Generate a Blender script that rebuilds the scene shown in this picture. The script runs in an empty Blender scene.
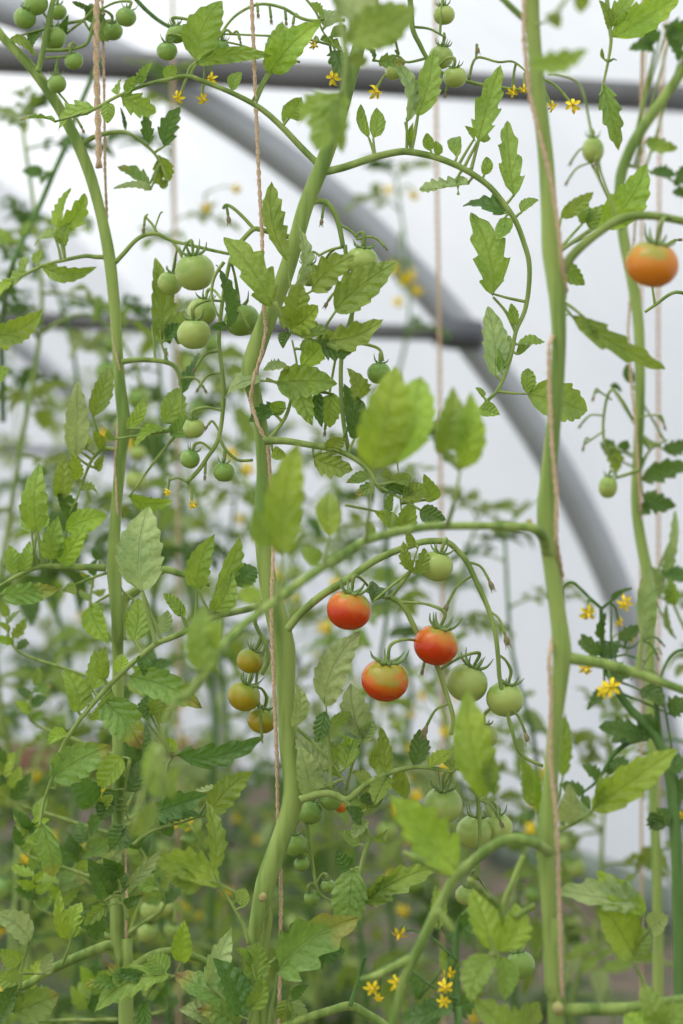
import bpy, math, random
from mathutils import Vector, Matrix, noise
PI = math.pi
F = 2418.0; CX = 341.5; CY = 512.0; H = 1.05
C = bpy.context.scene.collection

def P(px, py, d):
    return Vector(((px - CX) / F * d, d, H - (py - CY) / F * d))
def lin(r, g, b):
    f = lambda c: (c / 255 / 12.92) if c / 255 <= .04045 else ((c / 255 + .055) / 1.055) ** 2.4
    return (f(r), f(g), f(b), 1)

# ------------------------------------------------------------------ materials
class NT:
    def __init__(s, name):
        s.m = bpy.data.materials.new(name); s.m.use_nodes = True
        s.t = s.m.node_tree; s.t.nodes.clear()
    def n(s, kind, ins=None, **kw):
        nd = s.t.nodes.new(kind)
        for k, v in kw.items(): setattr(nd, k, v)
        for k, v in (ins or {}).items():
            if isinstance(v, bpy.types.NodeSocket): s.t.links.new(v, nd.inputs[k])
            else: nd.inputs[k].default_value = v
        return nd
    def math(s, op, a, b=0.0, c=None, clamp=False):
        d = {0: a, 1: b}
        if c is not None: d[2] = c
        nd = s.n('ShaderNodeMath', d, operation=op); nd.use_clamp = clamp
        return nd.outputs[0]
    def mix(s, f, a, b, mode='MIX'):
        nd = s.n('ShaderNodeMix', data_type='RGBA', blend_type=mode)
        for i, v in ((0, f), (6, a), (7, b)):
            if isinstance(v, bpy.types.NodeSocket): s.t.links.new(v, nd.inputs[i])
            else: nd.inputs[i].default_value = v
        return nd.outputs[2]
    def smooth(s, v, a, b):
        nd = s.n('ShaderNodeMapRange', {0: v, 1: a, 2: b, 3: 0.0, 4: 1.0}, interpolation_type='SMOOTHSTEP')
        return nd.outputs[0]
    def out(s, sh):
        s.n('ShaderNodeOutputMaterial', {'Surface': sh}); return s.m

def leaf_material(name, base, vein, trans, blemish=0):
    t = NT(name)
    uv = t.n('ShaderNodeUVMap', uv_map='UVMap')
    sp = t.n('ShaderNodeSeparateXYZ', {0: uv.outputs[0]})
    u, v = sp.outputs[0], sp.outputs[1]
    av = t.math('ABSOLUTE', t.math('SUBTRACT', v, .5))          # 0 .. .5
    ph = t.math('SUBTRACT', t.math('MULTIPLY', u, 5.6), t.math('MULTIPLY', av, 3.4))
    ph = t.math('ADD', ph, t.math('MULTIPLY', t.n('ShaderNodeTexNoise', {'Vector': t.n('ShaderNodeTexCoord').outputs['Object'], 'Scale': 60.0}).outputs[0], 1.1))
    fr = t.math('ABSOLUTE', t.math('SUBTRACT', t.math('FRACT', ph), .5))   # .5 on the vein
    side = t.smooth(fr, .38, .5)
    mid = t.math('SUBTRACT', 1.0, t.smooth(av, .0, .035))
    vn = t.math('MAXIMUM', t.math('MULTIPLY', side, .55), mid)
    tc = t.n('ShaderNodeTexCoord')
    n1 = t.n('ShaderNodeTexNoise', {'Vector': tc.outputs['Object'], 'Scale': 45.0, 'Detail': 3.0})
    n2 = t.n('ShaderNodeTexNoise', {'Vector': tc.outputs['Object'], 'Scale': 420.0, 'Detail': 2.0})
    col = t.mix(t.smooth(n1.outputs[0], .35, .68), base, (base[0] * .58, base[1] * .7, base[2] * .66, 1))
    col = t.mix(t.math('MULTIPLY', n2.outputs[0], .25), col, (base[0] * 1.3, base[1] * 1.25, base[2] * 1.5, 1))
    col = t.mix(t.math('MULTIPLY', vn, .3), col, vein)
    if blemish:
        k = t.math('ADD', u, t.math('MULTIPLY', t.math('SUBTRACT', n1.outputs[0], .5), .9))
        col = t.mix(t.smooth(k, .66, .92), col, lin(150, 150, 66))
        col = t.mix(t.smooth(k, .86, 1.08), col, lin(118, 88, 56))
    rnd = t.n('ShaderNodeObjectInfo').outputs['Random']
    hs = t.n('ShaderNodeHueSaturation', {'Hue': t.math('ADD', .49, t.math('MULTIPLY', rnd, .02)),
                                          'Value': t.math('ADD', .86, t.math('MULTIPLY', rnd, .28)), 'Color': col})
    col = hs.outputs[0]
    quilt = t.math('SUBTRACT', 1.0, t.math('MULTIPLY', fr, 2.0))
    n3 = t.n('ShaderNodeTexVoronoi', {'Vector': tc.outputs['Object'], 'Scale': 300.0})
    hgt = t.math('ADD', t.math('MULTIPLY', quilt, .5), t.math('MULTIPLY', mid, -.8))
    hgt = t.math('SUBTRACT', hgt, t.math('MULTIPLY', n3.outputs['Distance'], .7))
    bp = t.n('ShaderNodeBump', {'Height': hgt, 'Strength': .8, 'Distance': .0016})
    pr = t.n('ShaderNodeBsdfPrincipled', {'Base Color': col, 'Roughness': .42, 'Normal': bp.outputs[0]})
    pr.inputs['Specular IOR Level'].default_value = .5
    tcol = t.mix(.5, col, (trans[0], trans[1], trans[2], 1))
    tr = t.n('ShaderNodeBsdfTranslucent', {'Color': tcol, 'Normal': bp.outputs[0]})
    mx = t.n('ShaderNodeMixShader', {0: .34, 1: pr.outputs[0], 2: tr.outputs[0]})
    return t.out(mx.outputs[0])

LM = {
 'm': leaf_material('leaf_green', lin(140, 166, 66), lin(184, 200, 122), lin(190, 212, 52)),
 'l': leaf_material('leaf_pale_green', lin(170, 188, 118), lin(206, 216, 170), lin(192, 212, 88)),
 'y': leaf_material('leaf_yellow_green', lin(156, 182, 60), lin(186, 208, 120), lin(196, 226, 46)),
 'd': leaf_material('leaf_dark_green', lin(90, 122, 50), lin(132, 162, 96), lin(124, 168, 42)),
 'w': leaf_material('weed_shaded_green', lin(78, 104, 52), lin(110, 132, 80), lin(104, 136, 44)),  # darker leaf copy for weeds; shade near the ground is put into the colour
 'b': leaf_material('leaf_blemished', lin(126, 158, 70), lin(170, 188, 120), lin(170, 198, 58), 1),
}
def stem_material(name, base, dark, fuzz=.15):
    t = NT(name)
    tc = t.n('ShaderNodeTexCoord')
    mp = t.n('ShaderNodeMapping', {0: tc.outputs['Object'], 3: (1, 1, .1)})
    n1 = t.n('ShaderNodeTexNoise', {'Vector': mp.outputs[0], 'Scale': 110.0, 'Detail': 3.0})
    n2 = t.n('ShaderNodeTexNoise', {'Vector': tc.outputs['Object'], 'Scale': 1400.0, 'Detail': 1.0})
    col = t.mix(t.smooth(n1.outputs[0], .36, .66), base, dark)
    bp = t.n('ShaderNodeBump', {'Height': n2.outputs[0], 'Strength': .4, 'Distance': .0006})
    pr = t.n('ShaderNodeBsdfPrincipled', {'Base Color': col, 'Roughness': .6, 'Normal': bp.outputs[0]})
    pr.inputs['Specular IOR Level'].default_value = .25
    pr.inputs['Sheen Weight'].default_value = fuzz
    pr.inputs['Sheen Roughness'].default_value = .4
    pr.inputs['Sheen Tint'].default_value = lin(205, 220, 160)
    pr.inputs['Subsurface Weight'].default_value = .12
    pr.inputs['Subsurface Radius'].default_value = (.004, .006, .002)
    return t.out(pr.outputs[0])
SM = stem_material('stem_green', lin(150, 170, 88), lin(104, 132, 58))
SD = stem_material('stem_dark_green', lin(98, 132, 66), lin(72, 104, 48), .08)
SF = stem_material('stalk_green', lin(146, 164, 88), lin(110, 134, 62), .12)
NODE = stem_material('stem_scar_brown', lin(176, 174, 112), lin(160, 144, 92), .1)

def tomato_material(name, low, mid, top, blotch=.35):
    t = NT(name)
    tc = t.n('ShaderNodeTexCoord')
    sp = t.n('ShaderNodeSeparateXYZ', {0: tc.outputs['Object']})
    n1 = t.n('ShaderNodeTexNoise', {'Vector': tc.outputs['Object'], 'Scale': 1.6, 'Detail': 3.0})
    n2 = t.n('ShaderNodeTexNoise', {'Vector': tc.outputs['Object'], 'Scale': 14.0, 'Detail': 3.0})
    z = t.math('ADD', sp.outputs[2], t.math('MULTIPLY', t.math('SUBTRACT', n1.outputs[0], .5), 1.2))
    z = t.math('ADD', z, t.math('MULTIPLY', sp.outputs[0], .25))
    col = t.mix(t.smooth(z, -.35, .35), low, mid)
    col = t.mix(t.smooth(z, .3, .8), col, top)
    col = t.mix(t.math('MULTIPLY', t.smooth(n2.outputs[0], .45, .75), blotch), col,
                (min(1, top[0] * 1.35), min(1, top[1] * 1.3), top[2] * 1.6, 1))
    pr = t.n('ShaderNodeBsdfPrincipled', {'Base Color': col, 'Roughness': .26})
    pr.inputs['Subsurface Weight'].default_value = .15
    pr.inputs['Subsurface Radius'].default_value = (.006, .004, .002)
    pr.inputs['Specular IOR Level'].default_value = .4
    return t.out(pr.outputs[0])
TM = {
 'r': tomato_material('tomato_red', lin(196, 56, 8), lin(204, 108, 22), lin(160, 152, 54), .04),
 'o': tomato_material('tomato_orange', lin(214, 124, 28), lin(212, 132, 36), lin(160, 156, 62), .06),
 't': tomato_material('tomato_turning', lin(168, 146, 30), lin(152, 154, 44), lin(126, 150, 52), .06),
 'g': tomato_material('tomato_green', lin(166, 180, 92), lin(160, 177, 90), lin(138, 164, 76), .25),
 'k': tomato_material('tomato_deep_green', lin(132, 160, 70), lin(126, 156, 66), lin(104, 140, 56), .2),
}
def plain(name, col, rough=.6, var=.15, scale=60, spec=.3, metal=0, bump=0, sss=0):
    t = NT(name)
    tc = t.n('ShaderNodeTexCoord')
    n1 = t.n('ShaderNodeTexNoise', {'Vector': tc.outputs['Object'], 'Scale': float(scale), 'Detail': 4.0})
    c = t.mix(t.smooth(n1.outputs[0], .3, .7), col, tuple(x * (1 - var) for x in col[:3]) + (1,))
    ins = {'Base Color': c, 'Roughness': rough, 'Metallic': float(metal)}
    if bump:
        ins['Normal'] = t.n('ShaderNodeBump', {'Height': n1.outputs[0], 'Strength': 1.0, 'Distance': bump}).outputs[0]
    pr = t.n('ShaderNodeBsdfPrincipled', ins)
    pr.inputs['Specular IOR Level'].default_value = spec
    return t.out(pr.outputs[0])
M_CALYX = plain('calyx_green', lin(128, 152, 88), .6, .2)
M_BUD = plain('withered_bud_brown', lin(150, 142, 100), .8, .35, 300)
M_DEAD = plain('dead_leaf_brown', lin(112, 76, 56), .8, .45, 200)
M_PETAL = plain('petal_yellow', lin(252, 222, 40), .5, .1)
M_CONE = plain('stamen_gold', lin(246, 206, 40), .5, .1)
M_TWINE = plain('jute_fibre', lin(216, 188, 152), .85, .35, 900, .1, 0, .0006)
M_PIPE = plain('galvanised_pipe', lin(172, 175, 178), .45, .12, 12, .5, .3)
M_BAR = plain('weathered_bar', lin(118, 117, 116), .55, .3, 9, .4, .35)
M_BRACKET = plain('bracket_grey', lin(105, 106, 110), .5, .2, 30, .4, .6)
M_SKIRT = plain('tarp_teal', lin(136, 150, 136), .7, .35, 5)
M_WOOD = plain('board_brown', lin(158, 118, 96), .8, .35, 14, .2, 0, .004)
M_WIRE = plain('fence_wire', lin(120, 122, 122), .5, .1, 30, .5, .8)

def film_material():
    t = NT('polythene_film')
    tc = t.n('ShaderNodeTexCoord')
    n1 = t.n('ShaderNodeTexNoise', {'Vector': tc.outputs['Object'], 'Scale': 1.1, 'Detail': 3.0})
    mp = t.n('ShaderNodeMapping', {0: tc.outputs['Object'], 3: (1.2, 4.0, 1.2)})
    n2 = t.n('ShaderNodeTexNoise', {'Vector': mp.outputs[0], 'Scale': 2.2, 'Detail': 2.0})
    col = t.mix(t.smooth(n1.outputs[0], .3, .7), lin(244, 246, 248), lin(232, 236, 240))
    bp = t.n('ShaderNodeBump', {'Height': n2.outputs[0], 'Strength': .5, 'Distance': .03})
    df = t.n('ShaderNodeBsdfDiffuse', {'Color': col, 'Normal': bp.outputs[0]})
    tr = t.n('ShaderNodeBsdfTranslucent', {'Color': col, 'Normal': bp.outputs[0]})
    mx = t.n('ShaderNodeMixShader', {0: .72, 1: df.outputs[0], 2: tr.outputs[0]})
    tp_ = t.n('ShaderNodeBsdfTransparent', {'Color': (1, 1, 1, 1)})
    return t.out(t.n('ShaderNodeMixShader', {0: .2, 1: mx.outputs[0], 2: tp_.outputs[0]}).outputs[0])
M_FILM = film_material()
def soil_material():
    t = NT('soil')
    tc = t.n('ShaderNodeTexCoord')
    n1 = t.n('ShaderNodeTexNoise', {'Vector': tc.outputs['Object'], 'Scale': 2.2, 'Detail': 6.0})
    n2 = t.n('ShaderNodeTexNoise', {'Vector': tc.outputs['Object'], 'Scale': 16.0, 'Detail': 6.0})
    c = t.mix(t.smooth(n2.outputs[0], .3, .7), lin(124, 110, 94), lin(88, 78, 64))
    c = t.mix(t.smooth(n1.outputs[0], .5, .62), c, lin(84, 96, 60))
    bp = t.n('ShaderNodeBump', {'Height': n2.outputs[0], 'Strength': 1.0, 'Distance': .03})
    return t.out(t.n('ShaderNodeBsdfPrincipled', {'Base Color': c, 'Roughness': .95, 'Normal': bp.outputs[0]}).outputs[0])
M_SOIL = soil_material()

# ------------------------------------------------------------------ mesh builder
class MB:
    def __init__(s): s.v = []; s.f = []; s.uv = []; s.mi = []; s.mats = []
    def slot(s, m):
        if m not in s.mats: s.mats.append(m)
        return s.mats.index(m)
    def face(s, idx, uvs, k): s.f.append(idx); s.uv.append(uvs); s.mi.append(k)
    def tube(s, pts, radii, m, seg=10, cap=True, sub=3):
        pts = [Vector(p) for p in pts]
        P_, R_ = [], []
        n = len(pts)
        for i in range(n - 1):
            p0 = pts[max(i - 1, 0)]; p1 = pts[i]; p2 = pts[i + 1]; p3 = pts[min(i + 2, n - 1)]
            for j in range(sub):
                t = j / sub; t2 = t * t; t3 = t2 * t
                P_.append(.5 * (2 * p1 + (p2 - p0) * t + (2 * p0 - 5 * p1 + 4 * p2 - p3) * t2 + (3 * p1 - p0 - 3 * p2 + p3) * t3))
                R_.append(radii[i] * (1 - t) + radii[i + 1] * t)
        P_.append(pts[-1]); R_.append(radii[-1])
        k = s.slot(m); base = len(s.v); n = len(P_)
        up = None
        for i in range(n):
            d = (P_[min(i + 1, n - 1)] - P_[max(i - 1, 0)])
            if d.length < 1e-9: d = Vector((0, 0, 1))
            d.normalize()
            if up is None:
                up = d.orthogonal().normalized()
            up = (up - d * up.dot(d)); up = up.normalized() if up.length > 1e-6 else d.orthogonal().normalized()
            w = d.cross(up)
            for j in range(seg):
                a = 2 * PI * j / seg
                s.v.append(P_[i] + (up * math.cos(a) + w * math.sin(a)) * R_[i])
        for i in range(n - 1):
            for j in range(seg):
                a = base + i * seg + j; b = base + i * seg + (j + 1) % seg
                s.face((a, b, b + seg, a + seg), ((0, 0),) * 4, k)
        if cap:
            s.face(tuple(base + j for j in reversed(range(seg))), ((0, 0),) * seg, k)
            s.face(tuple(base + (n - 1) * seg + j for j in range(seg)), ((0, 0),) * seg, k)
    def leaflet(s, B, T, width, style, m, nrm, roll=0., rng=None, res=1., arch=.1, fold=.25):
        """one leaflet from base B to tip T; nrm is the way its upper face looks before rolling about its own axis"""
        rng = rng or random.Random(1)
        a = T - B; L = a.length
        if L < 1e-5: return
        a = a / L
        n = nrm - a * nrm.dot(a)
        n = n.normalized() if n.length > 1e-4 else a.orthogonal().normalized()
        n = Matrix.Rotation(roll, 3, a) @ n
        sd = a.cross(n)
        if style == 's': nt, dep, e0, e1 = 6, .17, .55, .85
        elif style == 'l': nt, dep, e0, e1 = 4, .46, .45, .75
        else: nt, dep, e0, e1 = 4, .05, .6, .75
        seg = max(6, int((6 if style != 'o' else 3) * nt * res)); cols = 3 if res > .6 else 2
        pk = (e0 / (e0 + e1)) ** e0 * (e1 / (e0 + e1)) ** e1
        hw = width / 2
        ph = [rng.uniform(0, .5), rng.uniform(0, .5)]
        dv = [rng.uniform(.85, 1.1), rng.uniform(.85, 1.1)]
        bend = rng.uniform(-.12, .12) * L
        amp = rng.uniform(.02, .045) * L; twist = rng.uniform(-.5, .5)
        fo = fold * rng.uniform(.5, 1.9); ar = arch * rng.uniform(-.4, 1.9)
        k = s.slot(m); base = len(s.v); nc = 2 * cols + 1
        uvs = []
        for i in range(seg + 1):
            t = i / seg
            t_ = min(max(t, .0001), .9999)
            h = hw * (t_ ** e0) * ((1 - t_) ** e1) / pk
            if i in (0, seg): h = hw * .015
            for j in range(-cols, cols + 1):
                sidx = 0 if j < 0 else 1
                q = (t * nt * dv[sidx] + ph[sidx]) % 1.0
                saw = q / .72 if q < .72 else (1 - q) / .28
                depth = dep * (1 - .35 * t if style == 'l' else 1)
                lim = h * (1 - depth * (1 - saw))
                jj = j / cols
                y = lim * jj
                fwd = abs(jj) * (.10 if style == 'l' else .05) * L * saw * (1 - t)
                cv = abs(y) / max(hw, 1e-6)
                z = fo * abs(y) - ar * 4 * t * (1 - t) * -L * .5 - ar * L * t * t
                z += amp * math.sin(2 * PI * (t * 5.2 - cv * 1.1 + ph[0])) * cv
                z += amp * .9 * math.sin(7 * t + ph[1] * 9) * jj
                tw = twist * (t - .3)
                yy = y * math.cos(tw) ; zz = z + y * math.sin(tw)
                s.v.append(B + a * (t * L + fwd) + sd * (yy + bend * 4 * t * (1 - t)) + n * zz)
                uvs.append((t, .5 + .5 * y / hw))
        for i in range(seg):
            for j in range(nc - 1):
                q = (i * nc + j, i * nc + j + 1, (i + 1) * nc + j + 1, (i + 1) * nc + j)
                s.face(tuple(base + x for x in q), tuple(uvs[x] for x in q), k)
    def build(s, name, parent=None, off=None):
        me = bpy.data.meshes.new(name)
        o_ = off if off is not None else Vector((0, 0, 0))
        me.from_pydata([tuple(p - o_) for p in s.v], [], s.f)
        for m in s.mats: me.materials.append(m)
        ul = me.uv_layers.new(name='UVMap')
        flat = [c for fu in s.uv for p in fu for c in p]
        ul.data.foreach_set('uv', flat)
        me.polygons.foreach_set('material_index', s.mi)
        me.polygons.foreach_set('use_smooth', [True] * len(s.f))
        me.update()
        return link(name, me, parent)
def link(name, me, parent=None, loc=None):
    o = bpy.data.objects.new(name, me); C.objects.link(o)
    if parent: o.parent = parent
    if loc is not None: o.location = loc
    return o
def thing(name, label, cat, loc, group=None):
    o = link(name, None); o.location = loc; o['label'] = label; o['category'] = cat
    o.empty_display_size = .05
    if group: o['group'] = group
    return o
def tag(o, label, cat, group=None):
    o['label'] = label; o['category'] = cat
    if group: o['group'] = group
    return o
def struct(name, mb):
    o = mb.build(name); o['kind'] = 'structure'; return o
def box(mb, m, o, ax, ay, az):
    o, ax, ay, az = map(Vector, (o, ax, ay, az)); b = len(mb.v)
    for i in (0, 1):
        for j in (0, 1):
            for k in (0, 1): mb.v.append(o + ax * i + ay * j + az * k)
    k = mb.slot(m)
    for q in ((0, 1, 3, 2), (4, 6, 7, 5), (0, 4, 5, 1), (2, 3, 7, 6), (0, 2, 6, 4), (1, 5, 7, 3)):
        mb.face(tuple(b + x for x in q), ((0, 0),) * 4, k)

# ------------------------------------------------------------------ the tunnel
HX = Vector((.96, .28, 0)); AX = Vector((-.28, .96, 0)); O0 = Vector((0, 4, 0))
SC, ZC, RR = -1.046, .247, 1.676
def tp(s, L, z): return O0 + HX * s + AX * L + Vector((0, 0, z))
def arc(a, L, r=RR): return tp(SC + r * math.cos(a), L, ZC + r * math.sin(a))
L0, L1 = -7.2, 5.5; RF = 2.45
mb = MB(); k = mb.slot(M_FILM)
N = 56; rf = RF
prof = [(SC + rf, -.02)] + [(SC + rf * math.cos(PI * i / N), ZC + rf * math.sin(PI * i / N)) for i in range(N + 1)] + [(SC - rf, -.02)]
LL = [L0 + (L1 - L0) * i / 38 for i in range(39)]
for i, L in enumerate(LL):
    for j, (s_, z_) in enumerate(prof): mb.v.append(tp(s_, L, z_))
for i in range(38):
    for j in range(len(prof) - 1):
        a = i * len(prof) + j; b = a + len(prof)
        mb.face((a, a + 1, b + 1, b), ((0, 0),) * 4, k)
struct('wall_sides', mb)
for nm, L in (('wall_end', L1), ('wall_entrance', L0)):
    mb = MB(); k = mb.slot(M_FILM); mb.v = [tp(s_, L, z_) for s_, z_ in prof]
    mb.face(tuple(range(len(prof))), ((0, 0),) * len(prof), k)
    struct(nm, mb)
mb = MB(); k = mb.slot(M_SOIL)
nx, ny = 60, 110
for i in range(nx + 1):
    for j in range(ny + 1):
        s_ = -3.7 + 5.3 * i / nx; L = L0 - .3 + (L1 - L0 + .6) * j / ny
        q = tp(s_, L, 0); q.z = .025 * noise.noise(q * 3) + .012 * noise.noise(q * 11) - .01
        mb.v.append(q)
for i in range(nx):
    for j in range(ny):
        a = i * (ny + 1) + j; mb.face((a, a + ny + 1, a + ny + 2, a + 1), ((0, 0),) * 4, k)
struct('ground', mb)
hoops = [(-3.5, None), (0, 'thick grey arched hoop pipe curving down behind the stems'),
         (3.5, 'blurred far hoop pipe crossing the white film low at the rear')]
for L, lab in hoops:
    if lab is None and L < 0: continue
    mb = MB()
    pts = [arc(PI * i / 40, L) for i in range(41)]
    pts = [tp(SC + RR, L, -.02)] + pts + [tp(SC - RR, L, -.02)]
    mb.tube(pts, [.028] * len(pts), M_PIPE, 20, sub=2)
    tag(mb.build('hoop_pipe'), lab or 'farthest faint hoop pipe against the end of the tunnel', 'pipe', 'arched hoop pipes of the tunnel')
def chord(z): return math.sqrt(max(0, RR * RR - (z - ZC) ** 2))
zb = 1.05 + .70
for L, z, r, m_, lab in ((-.06, zb, .0235, M_BAR, 'dark round crossbar running straight across the top of the picture'),
                     (-.04, 1.345, .013, M_BAR, 'thinner blurred crossbar that meets the hoop halfway up the picture'),
                     (3.5, 1.235, .011, M_BAR, 'thin faint rear crossbar low behind the left plants')):
    mb = MB(); c = math.sqrt((RF if r > .02 else RR) ** 2 - (z - ZC) ** 2) - (.06 if r > .02 else .02)
    pts = [tp(SC - c, L, z + .02), tp(SC, L, z + .012), tp(SC + c, L, z)]
    mb.tube(pts, [r] * 3, m_, 18, sub=4)
    o = mb.build('crossbar_pipe')
    if r < .02:
        cb = MB(); e_ = pts[-1]; cb.tube([e_ - HX * .05, e_ - HX * .02, e_ + HX * .03], [.02, .026, .024], M_BRACKET, 14)
        cb.build('pipe_clamp', o)
    tag(o, lab, 'pipe', 'crossbars between the hoops')
# low side skirt and edging boards at the foot of the film
mb = MB()
for i in range(30):
    La = -3.4 + i * .29
    box(mb, M_SKIRT, tp(SC + RF - .05 + .008 * math.sin(i * 1.7), La, -.01), AX * .29, HX * .012, (0, 0, .135 - .004 * (i % 3)))
tag(mb.build('side_skirt'), 'dull teal plastic skirt along the foot of the film wall', 'skirt')
mb = MB(); box(mb, M_WOOD, tp(SC - 2.2, L1 - .05, -.01), HX * 4.4, AX * .03, (0, 0, .16))
tag(mb.build('edging_board'), 'reddish brown board along the foot of the far end film', 'board')

# ------------------------------------------------------------------ plant parts
def jig(key): return random.Random(str(key))
def stem_part(root, name, D, pts, w0=None, w1=None, m=None, seg=14):
    """pts: (x, y[, depth offset cm[, width px]])"""
    mb = MB(); V = []; R = []
    n = len(pts)
    for i, p in enumerate(pts):
        d = D + (p[2] / 100 if len(p) > 2 else 0)
        w = p[3] if len(p) > 3 else w0 + ((w1 if w1 is not None else w0) - w0) * i / (n - 1)
        V.append(P(p[0], p[1], d)); R.append(w / 2 / F * d)
    mb.tube(V, R, m or SM, seg, sub=5)
    return mb.build(name, root, root.location)
def path3(D, pts):
    return [P(p[0], p[1], D + (p[2] / 100 if len(p) > 2 else 0)) for p in pts]
def leaf_part(root, D, rach, w, lets, name='leaf', label=None, smat=None):
    """rach: centre line of the leaf stalk in points; lets: (bx,by,tx,ty,width,style[,colour[,roll deg[,tip depth cm[,base depth cm]]]])"""
    mb = MB(); sb = MB(); n = len(rach); few = len(lets) <= 6; extra = []
    R3 = path3(D, rach)
    if n > 1:
        sb.tube(R3, [(w * (1 - .6 * i / (n - 1))) / 2 / F * D for i in range(n)], smat or SF, 9, sub=4)
    dense = []
    for i in range(n - 1):
        for j in range(6): dense.append(R3[i].lerp(R3[i + 1], j / 6))
    dense.append(R3[-1])
    for q in lets:
        bx, by, tx, ty, wd, st = q[:6]
        mat = LM[q[6]] if len(q) > 6 else LM['m']
        rg = jig(q[:4])
        roll = math.radians(q[7]) if len(q) > 7 else rg.uniform(-.6, .6)
        dt = q[8] if len(q) > 8 else rg.uniform(-1.8, 1.8)
        db = q[9] if len(q) > 9 else 0
        px = Vector((bx, by))
        near = min(dense, key=lambda v: (v - P(bx, by, D)).length)
        d0 = near.y + db / 100 if (near - P(bx, by, D)).length < .06 else D + db / 100
        B = P(bx, by, d0); T = P(tx, ty, d0 + dt / 100)
        if (near - B).length > .0015:
            mid = near.lerp(B, .5) + Vector((0, 0, .0006))
            sb.tube([near, mid, B + (T - B) * .04], [.0011, .0009, .0007], smat or SF, 7, sub=3)
        wid = wd / F * d0 / max(.45, math.cos(roll))
        nr = Vector((0, -1, .35)).normalized()
        if few and q is not lets[0]: extra.append(MB()); tgt = extra[-1]
        else: tgt = mb
        tgt.leaflet(B, T, wid, st, mat, nr, roll, rg, arch=.12, fold=.3)
    o = mb.build(name, root, root.location)
    for e in extra: e.build('leaflet', o, root.location)
    if label: o['label'] = label
    if sb.v: sb.build('leaf_stalk', o, root.location)
    return o

def tomato_mesh(m, key):
    rg = jig(key); me = bpy.data.meshes.new('tomato'); v = []; f = []
    nu, nv = 32, 20
    for i in range(nv + 1):
        th = PI * i / nv
        for j in range(nu):
            ph = 2 * PI * j / nu
            r = math.sin(th); z = math.cos(th)
            z2 = z * .94
            if z > .8: z2 -= .16 * ((z - .8) / .2) ** 2
            if z < -.9: z2 += .03 * ((-z - .9) / .1)
            rr = r * (1 + .012 * math.cos(5 * ph + rg.random()) * max(0, z))
            v.append((rr * math.cos(ph), rr * math.sin(ph), z2))
    for i in range(nv):
        for j in range(nu):
            a = i * nu + j; b = i * nu + (j + 1) % nu
            f.append((a, a + nu, b + nu, b))
    me.from_pydata(v, [], f); me.materials.append(m)
    me.polygons.foreach_set('use_smooth', [True] * len(f)); me.update()
    return me
TOM = {k: tomato_mesh(m, k) for k, m in TM.items()}
def calyx_mb(key, size=1., green=True):
    rg = jig(key); mb = MB()
    n = rg.choice((5, 6, 6))
    for i in range(n):
        a = 2 * PI * i / n + rg.uniform(-.2, .2); L = rg.uniform(.65, .9) * size
        d = Vector((math.cos(a), math.sin(a), 0)); lift = rg.uniform(.25, .8)
        pts = [Vector((0, 0, .80)) + d * .06, Vector((0, 0, .86)) + d * L * .4, Vector((0, 0, .86 + lift * .35)) + d * L * .75, Vector((0, 0, .86 + lift)) + d * L * rg.uniform(.85, 1.0)]
        mb.tube(pts, [.07, .095, .06, .015], M_CALYX, 6, sub=3)
    mb.tube([(0, 0, .76), (0, 0, .9), (0, 0, 1.0)], [.1, .085, .06], M_CALYX, 8)
    return mb
CAL = [calyx_mb(i).build('calyx').data for i in range(5)]
for o in list(C.objects):
    if o.name.startswith('calyx'): bpy.data.objects.remove(o)
def put_tomato(root, pos, r, kind, axis, key, sc=(1, 1, 1), label=None):
    o = link('tomato', TOM[kind], root)
    q = Vector((0, 0, 1)).rotation_difference(axis.normalized()) @ Matrix.Rotation(jig(key).uniform(0, 6), 3, 'Z').to_quaternion()
    o.rotation_mode = 'QUATERNION'; o.rotation_quaternion = q
    o.location = pos - root.location; o.scale = (r * sc[0], r * sc[1], r * sc[2])
    if label: o['label'] = label
    link('calyx', CAL[jig(key).randrange(5)], o)
    return o
def flower_mesh(key):
    rg = jig(key); mb = MB(); n = rg.choice((5, 6))
    for i in range(n):
        a = 2 * PI * i / n; d = Vector((math.cos(a), math.sin(a), 0)); up = Vector((0, 0, 1))
        back = rg.uniform(.0, .5)
        mb.leaflet(d * .1 + up * .02, d * 1.0 - up * back, .42, 'o', M_PETAL, up, rg.uniform(-.2, .2), rg, .6, .15, .3)
    mb.tube([(0, 0, 0), (0, 0, .4), (0, 0, .75)], [.16, .15, .05], M_CONE, 8)
    return mb
FLO = []
for i in range(3):
    o = flower_mesh(i).build('flower'); FLO.append(o.data); bpy.data.objects.remove(o)
mb = MB()
for i in range(5):
    a = 2 * PI * i / 5 + .6; d = Vector((math.cos(a), math.sin(a), 0))
    mb.tube([(0, 0, -.12), d * .35 + Vector((0, 0, -.1)), d * .75 + Vector((0, 0, -.35))], [.07, .06, .015], M_CALYX, 5)
mb.tube([(0, 0, -.5), (0, 0, -.25), (0, 0, -.02)], [.05, .1, .12], M_CALYX, 7)
o = mb.build('calyx'); FCAL = o.data; bpy.data.objects.remove(o)
mb = MB()
mb.tube([(0, 0, 0), (0, 0, .3), (0, 0, .9), (0, 0, 1.4)], [.12, .26, .3, .12], M_BUD, 8)
for i in range(5):
    a = 2 * PI * i / 5; d = Vector((math.cos(a), math.sin(a), 0))
    mb.tube([(0, 0, .2), d * .33 + Vector((0, 0, .7)), d * .3 + Vector((0, 0, 1.4)), d * .5 + Vector((0, 0, 1.9))], [.08, .07, .05, .01], M_BUD, 5)
o = mb.build('withered_bud'); BUD = o.data; bpy.data.objects.remove(o)
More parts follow.
